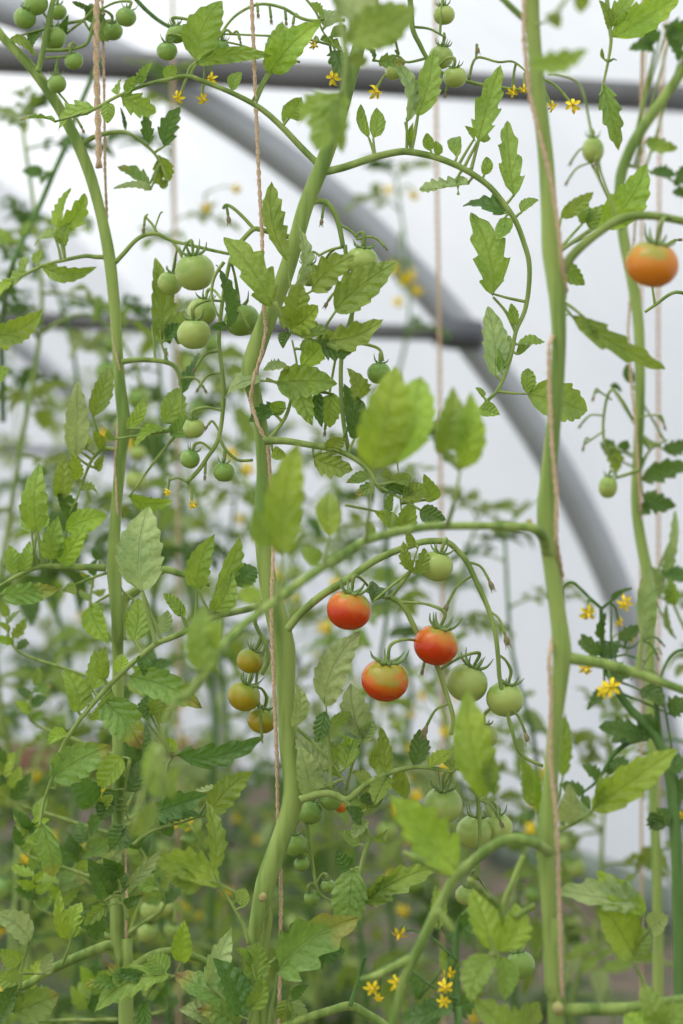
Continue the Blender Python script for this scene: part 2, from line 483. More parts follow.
def orient(o, axis, key):
    o.rotation_mode = 'QUATERNION'
    o.rotation_quaternion = Vector((0, 0, 1)).rotation_difference(axis.normalized()) @ Matrix.Rotation(jig(key).uniform(0, 6), 3, 'Z').to_quaternion()
def put_flower(root, pos, r, axis, key):
    o = link('flower', FLO[jig(key).randrange(3)], root, pos - root.location); o.scale = (r, r, r); orient(o, axis, key)
    link('calyx', FCAL, o); return o
def put_bud(root, pos, r, axis, key):
    o = link('withered_bud', BUD, root, pos - root.location); o.scale = (r, r, r); orient(o, axis, key); return o

def truss(root, D, paths, toms=(), buds=(), flowers=(), m=None):
    """toms: (x,y,r,kind,attach x,y[,depth cm[,lean x,lean toward camera]]); buds/flowers: (x,y,size px,attach x,y[,depth cm])"""
    sb = MB(); dense = []
    for pts, w0, w1 in paths:
        V = path3(D, pts); n = len(V)
        sb.tube(V, [(w0 + (w1 - w0) * i / (n - 1)) / 2 / F * D for i in range(n)], m or SF, 9, sub=5)
        for i in range(n - 1):
            for j in range(8): dense.append(V[i].lerp(V[i + 1], j / 8))
    for q in toms:
        x, y, r, kd, ax, ay = q[:6]; dd = q[6] / 100 if len(q) > 6 else 0
        rg = jig(q[:2])
        pos = P(x, y, D + dd); R = r / F * (D + dd)
        lx = q[7] if len(q) > 7 else rg.uniform(-.35, .35); lc = q[8] if len(q) > 8 else rg.uniform(-.1, .5)
        axis = Vector((lx, -lc, 1)).normalized()
        sc = q[9] if len(q) > 9 else (1, 1, rg.uniform(.96, 1.04))
        put_tomato(root, pos, R, kd, axis, q[:2], sc, q[10] if len(q) > 10 else None)
        if ax is not None:
            A = P(ax, ay, D); A = min(dense, key=lambda v: (v - A).length) if dense else A
            top = pos + axis * R * .95
            k1 = pos + axis * R * 1.55; mid = A.lerp(k1, .55) + Vector((0, 0, .0025))
            sb.tube([A, mid, k1, top], [.00085, .00085, .0012, .0010], m or SF, 7, sub=5)
    for q in buds:
        x, y, r, ax, ay = q[:5]; dd = q[5] / 100 if len(q) > 5 else 0
        A = P(ax, ay, D); A = min(dense, key=lambda v: (v - A).length) if dense else A
        B = P(x, y, D + dd); R = r / F * D
        mid = A.lerp(B, .6) + Vector((0, 0, .004))
        sb.tube([A, mid, B], [.0008, .0008, .0010], m or SF, 7, sub=5)
        put_bud(root, B, R * 1.05, (B - mid).normalized() + Vector((0, -.2, -.5)), q[:2])
    for q in flowers:
        x, y, r, ax, ay = q[:5]; dd = q[5] / 100 if len(q) > 5 else 0
        A = P(ax, ay, D); A = min(dense, key=lambda v: (v - A).length) if dense else A
        rg = jig(q[:2])
        B = P(x, y, D + dd); R = r / F * D
        axis = Vector((rg.uniform(-.5, .5), -.7, rg.uniform(-.7, .1))) if len(q) < 7 else Vector(q[6])
        mid = A.lerp(B, .6) + Vector((0, .002, .005))
        sb.tube([A, mid, B - axis.normalized() * R * .4], [.0009, .0009, .0009], m or SF, 7, sub=5)
        put_flower(root, B, R, axis, q[:2])
    if sb.v: sb.build('fruit_stalk', root, root.location)

def twine(D, pts, w, label, group='jute support twines'):
    """a two-ply string: two strands wound around each other, one mesh"""
    mb = MB(); V = path3(D, pts)
    # resample
    S = []
    for i in range(len(V) - 1):
        n = max(2, int((V[i + 1] - V[i]).length / .004))
        for j in range(n): S.append(V[i].lerp(V[i + 1], j / n))
    S.append(V[-1])
    r = w / 2 / F * D
    for k in (0, 1):
        Q = []; acc = 0
        for i, p in enumerate(S):
            if i: acc += (p - S[i - 1]).length
            a = acc / (r * 9) * 2 * PI + k * PI
            Q.append(p + Vector((math.cos(a), math.sin(a), 0)) * r * .48)
        mb.tube(Q, [r * .62] * len(Q), M_TWINE, 6, sub=1)
    rg = jig(label)
    for i in range(int(len(S) * .5)):     # loose fibres
        p = rg.choice(S[:-1]); d = Vector((rg.uniform(-1, 1), rg.uniform(-1, 1), rg.uniform(-.8, .8))).normalized()
        mb.tube([p, p + d * r * 1.8, p + d * r * 2.6 + Vector((0, 0, rg.uniform(-1, 1) * r))], [r * .09, r * .07, r * .03], M_TWINE, 3, sub=1)
    return tag(mb.build('jute_twine'), label, 'twine', group)

# ================================================================== traced plants
GP = 'tomato plants trained up twine'
def plant(label, D, px, group=GP):
    p = P(px, 512, D); return thing('tomato_plant', label, 'plant', (p.x, D, 0), group)
def ground(px, D):   # image row of the soil below a point at distance D
    return CY + H * F / D

# ---------- middle plant (in focus)
D = 1.5
A = plant('sharply focused thick-stemmed tomato plant in the middle, bearing the ripe tomatoes', D, 280)
stem_part(A, 'stem', D, [(392, -60, 3, 11.0), (374, -5, 2, 12.0), (362, 35, 1, 12.9), (350, 80, 0, 12.9), (340, 115, 0, 13.8), (323, 163, 0, 15.6), (306, 205, 0, 15.6), (296, 240, 0, 15.6),
    (284, 278, 0, 16.6), (268, 318, 0, 18.4), (256, 350, 0, 19.3), (250, 372, 0, 17.5), (256, 402, .4, 13.8), (261, 430, .4, 14.7), (264, 470, .3, 14.7), (262, 520, 0, 15.6), (267, 575, 0, 17.5),
    (277, 618, 0, 22.1), (284, 650, 0, 23.0), (286, 700, 0, 17.5), (288, 745, 0, 17.5), (293, 778, 0, 20.2), (293, 800, 0, 21.2), (287, 822, 0, 19.3), (275, 855, 0, 19.3), (266, 882, 0, 20.2),
    (261, 905, 0, 18.4), (255, 930, 0, 12.9), (252, 965, .5, 12.9), (255, 1024, 1, 13.8), (262, 1200, 2, 16.6), (262, ground(0, 1.52) + 10, 2, 20)], seg=18)
stem_part(A, 'stem_knot', D, [(264, 894, -.75, 4), (263, 897, -1.0, 9), (262, 901, -1.1, 6)], m=NODE)
stem_part(A, 'side_stem', D, [(262, 900, .5, 8), (268, 915, .6, 9), (266, 940, .7, 8), (262, 975, .8, 8), (264, 1030, 1, 9), (262, 1210, 2, 10)], m=SM)
# upper long leaf running left
leaf_part(A, D, [(322, 168), (301, 147), (285, 130), (268, 114), (252, 103), (230, 92), (205, 82), (187, 76), (165, 80), (145, 85), (120, 95), (100, 106), (88, 113)], 7, [
    (96, 108, 52, 125, 26, 'l', 'm', 15), (56, 122, 20, 116, 8, 's', 'b', 50), (120, 96, 158, 113, 24, 'l', 'm', 25), (108, 102, 107, 122, 15, 'o'),
    (140, 86, 150, 63, 13, 's'), (124, 94, 144, 76, 12, 's'), (165, 80, 177, 66, 13, 's'), (118, 95, 122, 80, 9, 'o'),
    (196, 62, 222, 1, 40, 's', 'm', 15, -1), (196, 63, 271, 57, 13, 's', 'm', 45), (232, 91, 241, 71, 14, 'o'),
    (267, 74, 284, 20, 30, 's', 'm', 20, 1), (271, 74, 316, 21, 36, 's', 'y', 10, -1.5), (289, 119, 300, 98, 21, 'o', 'm', 20), (284, 125, 292, 97, 9, 'o')])
stem_part(A, 'leaf_branch', D, [(187, 76), (190, 68), (197, 61)], 3.5, 2.5, SF, 8)
stem_part(A, 'leaf_branch', D, [(255, 104), (262, 88), (269, 73)], 4, 3, SF, 8)
# upper long leaf running right, then hanging down
leaf_part(A, D, [(324, 172), (345, 167), (375, 157), (398, 152), (411, 152), (435, 157), (458, 166), (474, 175), (490, 187), (505, 205), (516, 222), (524, 243), (529, 262), (529, 285), (525, 310), (516, 331), (512, 352), (505, 375), (497, 391), (488, 400), (479, 410)], 8, [
    (369, 139, 361, 103, 11, 'o'), (373, 139, 377, 108, 16, 'o', 'm', 20), (417, 117, 436, 48, 28, 's', 'm', 15, .5), (407, 123, 399, 57, 17, 's', 'l', 30), (411, 143, 412, 127, 7, 'o'),
    (431, 151, 427, 133, 12, 'o'), (439, 156, 436, 141, 10, 'o'), (457, 158, 459, 133, 15, 'o', 'm', 5), (478, 142, 500, 66, 30, 'l', 'm', 5, .5), (474, 140, 470, 127, 8, 'o'), (479, 141, 492, 135, 9, 'o'),
    (484, 176, 487, 156, 12, 'o'), (470, 183, 419, 188, 20, 's', 'l', 30), (456, 180, 459, 194, 9, 'o', 'l'), (506, 214, 464, 199, 28, 'l', 'd', 20), (505, 217, 497, 241, 17, 'o', 'm', 15),
    (514, 198, 509, 118, 28, 'l', 'm', 10, 1), (521, 213, 538, 197, 14, 'o'), (493, 297, 474, 211, 40, 'l', 'm', 5, -.5), (516, 326, 511, 303, 12, 'o'), (518, 345, 545, 340, 14, 'o'),
    (496, 378, 488, 306, 30, 's', 'l', 10, 1), (500, 374, 507, 330, 16, 's', 'm'), (480, 409, 498, 413, 17, 'o', 'm', 5), (484, 398, 477, 386, 8, 'o'), (517, 355, 532, 345, 10, 's')])
stem_part(A, 'leaf_branch', D, [(411, 153), (415, 135), (418, 116)], 3.5, 2.5, SF, 8)
stem_part(A, 'leaf_branch', D, [(405, 122), (408, 138), (411, 150)], 2, 2.5, SF, 8)
stem_part(A, 'leaf_branch', D, [(471, 170), (475, 155), (479, 141)], 4, 2.5, SF, 8)
stem_part(A, 'leaf_branch', D, [(516, 333), (506, 312), (493, 297)], 4, 2.5, SF, 8)
leaf_part(A, D, [(497, 391), (510, 393), (530, 394)], 4, [(526, 394, 594, 409, 44, 's', 'm', 10), (527, 393, 530, 368, 18, 's', 'm')])
stem_part(A, 'leaf_branch', D, [(372, 143), (373, 150), (374, 158)], 2, 2.5, SF, 8)
# top truss with green tomatoes
truss(A, D + .04, [([(408, -30), (411, 10), (413, 30), (420, 45), (427, 58), (440, 72), (470, 82), (490, 86), (520, 90)], 6, 3), ([(414, 27), (430, 29), (446, 38)], 3, 2), ([(427, 58), (405, 62), (395, 50)], 3, 2), ([(469, 80), (476, 58), (498, 62), (514, 62), (530, 75)], 3, 2)],
    [(387, 33, 12.5, 'g', 398, 55, -1), (444, 15, 11, 'g', 440, 33, 1), (441, 57, 12.5, 'g', 446, 38, 1), (455, 77, 12, 'g', 446, 60, -1), (394, 72, 9, 'g', 405, 62)],
    [(477, 46, 5, 476, 58), (446, 92, 4, 452, 86)],
    [(376, 92, 9, 394, 78), (513, 92, 7, 514, 65), (524, 90, 6, 520, 80), (552, 107, 7, 530, 80), (573, 105, 9, 540, 84)])
leaf_part(A, D, [(372, 60), (385, 62), (398, 63)], 3, [(378, 62, 403, 63, 16, 'l', 'b', 20), (374, 62, 366, 45, 10, 's', 'd')], label='leaf with a shrivelled brown tip')
# top left thin trusses
truss(A, D + .02, [([(345, 20), (307, 20), (283, 8), (262, 4), (246, 9), (231, 20), (217, 40), (205, 55)], 3.5, 2.5), ([(330, 45), (300, 38), (250, 35), (215, 34)], 2.5, 2), ([(300, 62), (270, 55), (240, 45), (215, 40)], 2.5, 2)],
    [(220, 49, 10, 'k', 231, 30), (177, 34, 10.5, 'k', 215, 34), (167, 51, 10.5, 'k', 180, 30, -1)],
    [(271, 18, 4, 268, 5), (286, 20, 4, 283, 9), (293, 24, 4, 300, 15), (258, 12, 4, 256, 6), (240, 40, 3, 232, 38)],
    [(211, 79, 8, 195, 66), (203, 99, 7, 200, 82), (178, 97, 8, 176, 84), (314, 45, 6, 320, 32), (333, 78, 9, 340, 60)])
leaf_part(A, D, [(300, -8), (316, 12), (322, 30), (330, 40)], 3, [(324, 20, 312, 2, 14, 's'), (325, 28, 336, 8, 22, 's', 'l'), (331, 38, 345, 25, 12, 'o'), (335, 50, 343, 78, 22, 'l', 'd'), (320, 40, 345, 52, 24, 'l', 'm')])
# trusses off the upper stem
truss(A, D, [([(311, 204), (318, 201), (327, 203), (335, 214), (340, 230), (343, 247)], 6, 5), ([(343, 247), (330, 250), (318, 256)], 3, 2.5), ([(340, 225), (352, 232), (358, 240)], 3, 2.5), ([(345, 245), (348, 275), (352, 307), (352, 330)], 4.5, 3)],
    [(362, 261, 16.5, 'g', 352, 240, 0, .1, .2), (310, 275, 12, 'g', 320, 256, 1.5), (324, 283, 9.5, 'g', 335, 252, 2)],
    [(322, 218, 5, 327, 204), (328, 301, 5, 344, 292), (385, 247, 3, 365, 240)])
truss(A, D + .01, [([(296, 238), (285, 236), (273, 233), (262, 230), (254, 229), (246, 236), (240, 243)], 5.5, 5), ([(254, 229), (243, 217), (233, 208), (226, 205), (223, 209)], 4, 3),
    ([(240, 243), (232, 256), (227, 275), (222, 305), (219, 340), (222, 370), (224, 395), (219, 437), (207, 458), (198, 471), (187, 482)], 4, 4.5), ([(219, 437), (226, 450), (238, 460), (253, 460)], 3.5, 3), ([(187, 482), (178, 478), (170, 480)], 2.5, 2)],
    [(194, 334, 17, 'g', 212, 300, -1, .0, .1), (242, 320, 18, 'k', 236, 262, 1.8), (194, 428, 11, 'g', 219, 408, 0), (190, 459, 10, 'k', 208, 447, 0), (224, 472, 11, 'k', 223, 452, 0), (202, 312, 15, 'g', 224, 303, 2.5)],
    [(228, 215, 6, 223, 208), (196, 367, 4, 198, 352), (199, 387, 4, 219, 374), (208, 425, 4, 219, 432), (205, 474, 4, 212, 462), (250, 330, 3, 245, 300)],
    [(193, 505, 6, 188, 484), (168, 492, 5, 172, 480)])
leaf_part(A, D - .02, [(224, 262), (214, 278), (212, 300), (222, 322), (232, 330)], 4, [(228, 330, 222, 264, 16, 's', 'd', 55), (226, 325, 212, 327, 10, 'o', 'd')])
leaf_part(A, D - .03, [(300, 332), (285, 320), (270, 305)], 4, [(272, 307, 228, 234, 42, 'l', 'm', 10, -.5), (285, 330, 281, 312, 12, 'o')])
leaf_part(A, D - .025, [(292, 300), (289, 275), (286, 260)], 3, [(287, 262, 272, 181, 24, 's', 'm', 20, .5), (288, 296, 308, 224, 12, 's', 'l', 55)])
# leaf cluster beside the upper stem
leaf_part(A, D - .035, [(275, 302), (290, 328), (300, 335), (318, 342), (330, 352)], 4.5, [
    (291, 326, 301, 284, 34, 'l', 'm', 15), (289, 330, 318, 305, 30, 'l', 'y', 20), (311, 292, 355, 256, 34, 'l', 'm', 15), (334, 312, 397, 262, 40, 's', 'm', 10, -1), (322, 340, 381, 320, 30, 'l', 'm', 20),
    (300, 336, 330, 330, 22, 's', 'm'), (290, 332, 282, 346, 12, 'o', 'd'), (320, 345, 352, 352, 22, 'l', 'd', 30)])
leaf_part(A, D - .01, [(268, 440), (285, 418), (292, 395), (297, 368), (292, 340)], 4.5, [
    (262, 380, 221, 393, 26, 's', 'l', 25), (276, 384, 336, 384, 34, 's', 'm', 25, -1), (301, 367, 330, 334, 24, 's', 'y', 15), (296, 378, 311, 424, 24, 's', 'm', 15), (333, 393, 329, 428, 26, 's', 'm', 5),
    (287, 408, 249, 423, 20, 's', 'd', 20), (272, 413, 285, 403, 14, 'o', 'y'), (290, 372, 266, 366, 16, 's', 'l'), (318, 392, 322, 428, 14, 's', 'd'), (300, 350, 312, 336, 14, 's', 'm')])
stem_part(A, 'leaf_branch', D - .01, [(266, 378), (280, 384), (300, 388), (318, 392), (334, 394)], 3, 2, SF, 8)
stem_part(A, 'leaf_branch', D - .015, [(356, 300), (349, 325), (342, 352), (341, 390), (344, 425), (349, 452)], 4.5, 4.5, SF, 9)
truss(A, D, [([(338, 345), (352, 343), (369, 345), (380, 350), (383, 361)], 3.5, 3)], [(379, 373, 12, 'k', 383, 362, 0)], [(325, 430, 4, 318, 415)])
# node branch going right at 440
leaf_part(A, D - .02, [(264, 441), (285, 441), (310, 445), (335, 450), (353, 458), (368, 470), (377, 486)], 8, [
    (272, 451, 286, 457, 12, 'o', 'y'), (312, 456, 353, 470, 28, 'l', 'm', 20), (327, 452, 345, 438, 16, 's', 'm'), (380, 492, 420, 496, 14, 's', 'd'), (402, 500, 428, 487, 24, 's', 'm', 10), (372, 476, 345, 480, 16, 's', 'b', 20),
    (375, 486, 358, 496, 14, 'l', 'b'), (410, 480, 392, 478, 14, 'o'), (355, 440, 346, 385, 26, 's', 'd', 10), (360, 400, 352, 372, 24, 's', 'm'), (420, 510, 445, 520, 20, 's', 'd', 20)])
leaf_part(A, D - .01, [(345, 505), (388, 515), (396, 530)], 3, [(390, 512, 393, 492, 10, 's', 'b'), (407, 535, 412, 500, 22, 's', 'm'), (398, 530, 375, 512, 18, 's', 'y')])
# ripe truss
truss(A, D - .02, [([(287, 630), (300, 614), (322, 595), (345, 581), (369, 564), (384, 556), (398, 550), (422, 542), (440, 541), (449, 543), (458, 551), (467, 562), (477, 583), (488, 608), (495, 632), (498, 655), (500, 680), (506, 706), (511, 727), (521, 754), (543, 766)], 8.5, 3.5),
    ([(411, 571), (398, 588), (390, 597), (378, 596), (366, 590)], 4, 4), ([(390, 597), (400, 603), (407, 612), (419, 637), (430, 655), (438, 668), (445, 690), (453, 717), (451, 735)], 6, 4.5)],
    [(349, 610, 22.5, 'r', 374, 594, -1, .15, .2, (1, 1, .95), 'ripening tomato, orange red with a green shoulder, nearest the stem'),
     (436, 645, 22.5, 'r', 400, 600, -.5, .25, .2, (1, 1, .97), 'ripening tomato, orange red with a green shoulder, hanging from the arched stalk'),
     (385, 680, 24, 'r', 421, 641, -1.5, .15, .3, (1, 1, .94), 'ripest tomato, deep orange red'),
     (437, 566, 16.5, 'g', 447, 545, -.5, .3, .1), (467, 683, 21, 'g', 443, 670, 1.2, .4, .1), (505, 699, 19, 'g', 500, 655, .8, .2, .2), (484, 736, 14, 'g', 504, 706, 2.5)],
    [(448, 603, 7, 470, 577), (489, 580, 7, 467, 561), (505, 634, 8, 489, 610), (427, 725, 8, 449, 705), (525, 732, 7, 506, 706), (423, 668, 5, 432, 655)])
leaf_part(A, D - .035, [(411, 571), (414, 560), (418, 548)], 3, [(372, 603, 381, 582, 20, 'o', 'd', 10), (412, 572, 403, 545, 14, 'l', 'm'), (416, 575, 424, 548, 18, 'l', 'm', 20), (415, 546, 408, 530, 10, 's')])
leaf_part(A, D - .01, [(392, 400), (398, 470), (402, 520)], 2.5, [(436, 500, 424, 474, 20, 's', 'm')])
# turning truss
truss(A, D + .02, [([(262, 600), (255, 618), (258, 630), (266, 645), (268, 662), (262, 675)], 4.5, 3.5), ([(266, 645), (258, 668), (256, 690)], 3, 3)],
    [(250, 661, 13.5, 't', 262, 640, 0, .5, .0), (244, 696, 16.5, 't', 258, 672, 0, .35, .2), (262, 720, 15, 't', 258, 690, 1, .2, .1)],
    [(262, 738, 3, 262, 734)])
# stalks to the right of the lower stem
leaf_part(A, D - .02, [(300, 800), (315, 795), (331, 794), (346, 800), (357, 792), (366, 785), (387, 774), (403, 769), (419, 767), (437, 769), (453, 772)], 8.5, [
    (386, 774, 381, 727, 17, 's', 'm', 15), (375, 770, 377, 748, 10, 'o'), (388, 776, 374, 803, 26, 'l', 'm', 20), (413, 766, 421, 728, 22, 's', 'd', 15), (452, 771, 437, 749, 26, 's', 'm', 20), (455, 770, 484, 752, 26, 's', 'm'),
    (366, 786, 352, 768, 16, 's', 'm', 20), (359, 800, 385, 798, 14, 's', 'd'), (405, 770, 403, 800, 22, 's', 'm', 30), (428, 768, 450, 748, 16, 's', 'y')])
leaf_part(A, D - .02, [(345, 800), (353, 810), (361, 820), (369, 838), (365, 852), (361, 866), (357, 885), (352, 905)], 7, [
    (362, 820, 349, 808, 18, 'o', 'd'), (366, 810, 382, 795, 18, 's', 'm'), (369, 838, 392, 833, 8, 'o', 'm', 50), (353, 868, 344, 935, 38, 's', 'b', 10), (360, 845, 342, 832, 14, 's', 'm'),
    (362, 905, 440, 868, 30, 'l', 'm', 15, -1), (370, 902, 396, 872, 22, 's', 'm'), (350, 870, 338, 850, 20, 's', 'd'), (368, 820, 352, 838, 16, 's', 'l')])
leaf_part(A, D - .01, [(294, 727), (308, 738), (322, 752), (339, 772), (346, 786)], 4, [
    (293, 728, 297, 685, 18, 's', 'l', 20), (324, 772, 297, 735, 34, 's', 'l', 10, .5), (340, 778, 331, 746, 14, 's', 'm'), (345, 770, 349, 733, 22, 's', 'm'), (312, 795, 303, 748, 30, 's', 'l', 20)])
leaf_part(A, D - .03, [(331, 790), (330, 760), (328, 730), (326, 706)], 4, [
    (325, 706, 360, 634, 36, 's', 'l', 10, -1), (325, 711, 317, 742, 18, 's', 'd', 20), (330, 724, 351, 712, 14, 's', 'm'), (331, 748, 336, 742, 8, 'o')])
leaf_part(A, D, [(346, 790), (352, 765), (360, 745), (366, 736)], 4, [(363, 740, 353, 682, 32, 's', 'l', 10), (362, 742, 374, 720, 14, 's', 'l'), (352, 762, 343, 735, 18, 's', 'y'), (347, 712, 341, 711, 10, 'o', 'd'), (350, 720, 340, 712, 12, 's', 'm')])
# lower leaves
leaf_part(A, D - .03, [(249, 945), (243, 925), (234, 908), (224, 892), (213, 873)], 5, [(213, 874, 209, 798, 19, 's', 'm', 30, 0), (243, 908, 245, 887, 15, 'o', 'm', 10), (232, 906, 236, 900, 5, 'o')])
leaf_part(A, D - .04, [(268, 1030), (272, 1005), (276, 985), (278, 972)], 4.5, [(276, 974, 356, 922, 56, 'l', 'b', 15, -1), (285, 965, 297, 920, 26, 'l', 'd', 20), (300, 960, 345, 952, 30, 'l', 'd', 20)], label='large lobed leaf with an orange brown edge')
leaf_part(A, D - .05, [(248, 1030), (252, 1000), (256, 982)], 4, [(256, 982, 257, 942, 27, 's', 'm', 10), (250, 1010, 262, 975, 22, 's', 'm'), (240, 1018, 216, 958, 34, 's', 'd', 20), (252, 965, 235, 948, 10, 's')])
leaf_part(A, D - .03, [(240, 1030), (225, 1000), (208, 985), (204, 975)], 4, [(206, 985, 233, 931, 22, 's', 'l', 25), (232, 1002, 174, 970, 34, 's', 'b', 25), (240, 1030, 200, 1010, 30, 's', 'b'), (215, 1024, 180, 1008, 26, 's', 'l', 20)], label='leaf turning brown at its tip')
leaf_part(A, D, [(285, 1035), (288, 1010), (290, 996)], 4, [(290, 998, 306, 1022, 22, 's', 'l'), (288, 1000, 278, 1024, 20, 's', 'm'), (292, 1000, 310, 985, 12, 's', 'd')])
stem_part(A, 'side_stem', D, [(256, 1040, .5), (290, 1024), (310, 1017), (330, 1011), (350, 1006), (366, 1014), (382, 1024), (400, 1040)], 8, 10, SM)
stem_part(A, 'cut_side_shoot', D - .005, [(350, 1006), (356, 988), (361, 970), (365, 957)], 5, 3.5, SD, 10)
stem_part(A, 'side_stem', D, [(262, 965), (272, 962), (282, 952), (290, 940)], 4, 3, SF, 8)
truss(A, D + .06, [([(300, 800), (308, 830), (312, 860), (318, 890), (330, 900), (345, 905)], 4, 2.5)],
    [(310, 812, 13, 'k', 306, 800), (295, 845, 12, 'k', 306, 820), (302, 864, 8, 'k', 312, 855), (312, 898, 8, 'k', 318, 888), (328, 886, 7.5, 'k', 322, 880), (331, 800, 11, 'k', 310, 790), (341, 806, 7, 'o', 312, 800, 2)], [], [])
# low hanging fruit to the right, behind the near arch
truss(A, D + .01, [([(470, 740), (474, 770), (478, 800), (480, 840), (476, 880)], 5, 4), ([(474, 770), (462, 765), (450, 775), (445, 785)], 3, 2.5)],
    [(443, 805, 19.5, 'g', 452, 775, -1, .0, .3), (474, 832, 18, 'g', 478, 800, 3), (497, 828, 16, 'g', 482, 800, 4), (520, 965, 15, 'k', 490, 930, 6), (466, 895, 11, 'g', 478, 870, 3)],
    [(500, 820, 6, 480, 800, 2), (440, 830, 5, 450, 800)])

# ---------- left plant
D = 1.62
Bp = plant('slender left tomato plant whose stem leans in from the top left corner', D, 117)
stem_part(Bp, 'stem', D, [(-40, -30, 0, 6.6), (-15, 12, 0, 7.5), (2, 36, 0, 8.3), (20, 55, 0, 9.1), (38, 76, 0, 10.8), (58, 106, 0, 10.8), (76, 140, 0, 11.6), (90, 175, 0, 11.6), (101, 215, 0, 10.8), (109, 255, 0, 12.4), (114, 300, 0, 11.6), (117, 345, 0, 10.8),
    (120, 385, 0, 11.6), (124, 425, 0, 14.1), (121, 455, 0, 11.6), (117, 500, 0, 10.8), (114, 545, 0, 12.4), (114, 575, 0, 14.1), (117, 620, 0, 11.6), (118, 680, 1, 11.6), (118, 800, 1, 12.4), (117, 900, 0, 14.1), (118, 935, 0, 15.8), (122, 965, 0, 14.9), (126, 1040, 0, 14.9), (125, ground(0, 1.62) + 10, 0, 20)], seg=16)
truss(Bp, D - .02, [([(38, 72), (42, 55), (47, 30), (52, 5), (58, -20)], 6, 5), ([(42, 50), (62, 50), (85, 45), (92, 30), (96, 10)], 4, 3), ([(45, 58), (60, 57), (80, 56)], 3, 2)],
    [(25, 18, 11.5, 'k', 45, 20), (36, 4, 12.5, 'k', 50, -12), (54, 38, 12.5, 'k', 48, 20, 1), (74, 61, 9.5, 'k', 78, 50), (57, 84, 9.5, 'k', 60, 57, 0), (126, 17, 10.5, 'k', 110, 0, 0), (113, 31, 10, 'k', 100, 10, 2), (58, 12, 9, 'k', 52, -4, 4)],
    [(82, 128, 4, 84, 140)], [])
stem_part(Bp, 'side_stem', D + .02, [(128, -20), (135, -2), (158, 20), (182, 32), (210, 40)], 5, 3, SD, 8)
leaf_part(Bp, D, [(84, 20), (96, 5), (108, -12)], 3, [(92, 12, 72, 2, 8, 's', 'd'), (85, 20, 105, 8, 20, 's', 'd'), (88, 30, 118, 22, 22, 's', 'b'), (60, 40, 68, 15, 12, 's', 'd'), (10, 38, 35, 52, 12, 's', 'm'), (40, 30, 30, 50, 14, 's', 'd')])
leaf_part(Bp, D, [(80, 146), (90, 139), (100, 135), (115, 132), (128, 133), (143, 143), (154, 153), (160, 163)], 6, [
    (160, 156, 168, 182, 18, 'l', 'm', 20), (164, 148, 180, 107, 22, 'l', 'd', 20), (150, 144, 146, 112, 15, 'l', 'd'), (126, 131, 121, 108, 4, 'o', 'd'), (152, 190, 116, 182, 14, 's', 'l', 25), (150, 186, 117, 168, 18, 'l', 'b', 10), (157, 160, 152, 189, 12, 'l', 'm'), (168, 182, 160, 188, 12, 'l')], label='curled leaf with a dead brown tip')
leaf_part(Bp, D, [(107, 257), (96, 257), (85, 256), (65, 260), (42, 266), (20, 278), (0, 297), (-20, 320)], 5, [
    (42, 266, 94, 269, 14, 's', 'm', 40), (58, 232, 86, 193, 22, 'l', 'y', 25), (58, 230, 70, 188, 14, 's', 'y'), (56, 237, 32, 240, 24, 'l', 'm', 30), (64, 247, 68, 222, 17, 's', 'm'), (38, 264, 42, 248, 12, 's', 'm'), (28, 272, 0, 288, 20, 'l', 'm', 20), (25, 272, 20, 258, 12, 's'), (12, 280, -12, 300, 20, 'l', 'y')])
leaf_part(Bp, D, [(-20, 350), (-10, 340), (0, 332)], 4, [(-6, 336, 42, 311, 24, 's', 'm', 30), (-8, 340, 10, 322, 18, 's', 'd'), (-5, 380, 8, 368, 20, 's', 'm'), (-5, 345, 8, 350, 16, 's', 'y')])
truss(Bp, D - .04, [([(115, 263), (125, 252), (135, 241), (145, 235), (158, 234), (170, 240), (190, 245), (225, 253), (262, 259)], 5, 3), ([(158, 234), (152, 224), (146, 217), (148, 214)], 3, 2), ([(155, 228), (160, 214), (163, 212)], 2, 1.5), ([(172, 241), (180, 252), (183, 262)], 3, 3)],
    [(170, 283, 12.5, 'g', 176, 250, 2), (195, 272, 20, 'g', 181, 256, -1, -.1, .15)], [(144, 226, 5, 146, 218)])
leaf_part(Bp, D - .02, [(200, 330), (180, 335), (165, 340)], 3, [(161, 345, 155, 258, 26, 's', 'm', 15), (170, 345, 163, 300, 16, 's', 'm'), (178, 345, 185, 312, 22, 's', 'm'), (165, 340, 185, 325, 16, 's', 'd')])
truss(Bp, D - .02, [([(122, 362), (135, 360), (150, 360), (165, 362), (175, 367), (182, 380)], 6, 4), ([(155, 360), (154, 345), (152, 325)], 2.5, 2), ([(168, 362), (162, 345), (160, 330)], 2.5, 2)], [], [(204, 388, 4, 182, 378), (166, 350, 4, 165, 362)])
leaf_part(Bp, D - .02, [(178, 372), (182, 395), (180, 430)], 3, [(164, 424, 180, 386, 26, 's', 'm', 20), (165, 430, 134, 441, 15, 's', 'y', 30), (170, 435, 188, 412, 20, 's', 'b', 10), (127, 430, 146, 396, 14, 's', 'y', 20), (112, 440, 108, 430, 8, 'o'), (128, 496, 172, 500, 14, 's', 'y', 35), (182, 395, 196, 350, 14, 's', 'd')])
leaf_part(Bp, D, [(116, 450), (103, 449), (92, 460), (84, 478), (76, 500), (66, 520)], 4.5, [
    (92, 417, 109, 364, 22, 's', 'm', 15), (103, 450, 92, 430, 12, 's'), (75, 458, 78, 382, 26, 's', 'l', 10), (76, 450, 86, 430, 18, 'l', 'y'), (60, 500, 62, 459, 22, 's', 'm', 10), (78, 480, 74, 455, 13, 's', 'y'), (83, 490, 100, 490, 12, 's', 'y'), (97, 470, 104, 455, 12, 's'), (70, 520, 58, 492, 20, 's', 'd'), (88, 450, 72, 430, 12, 's')])
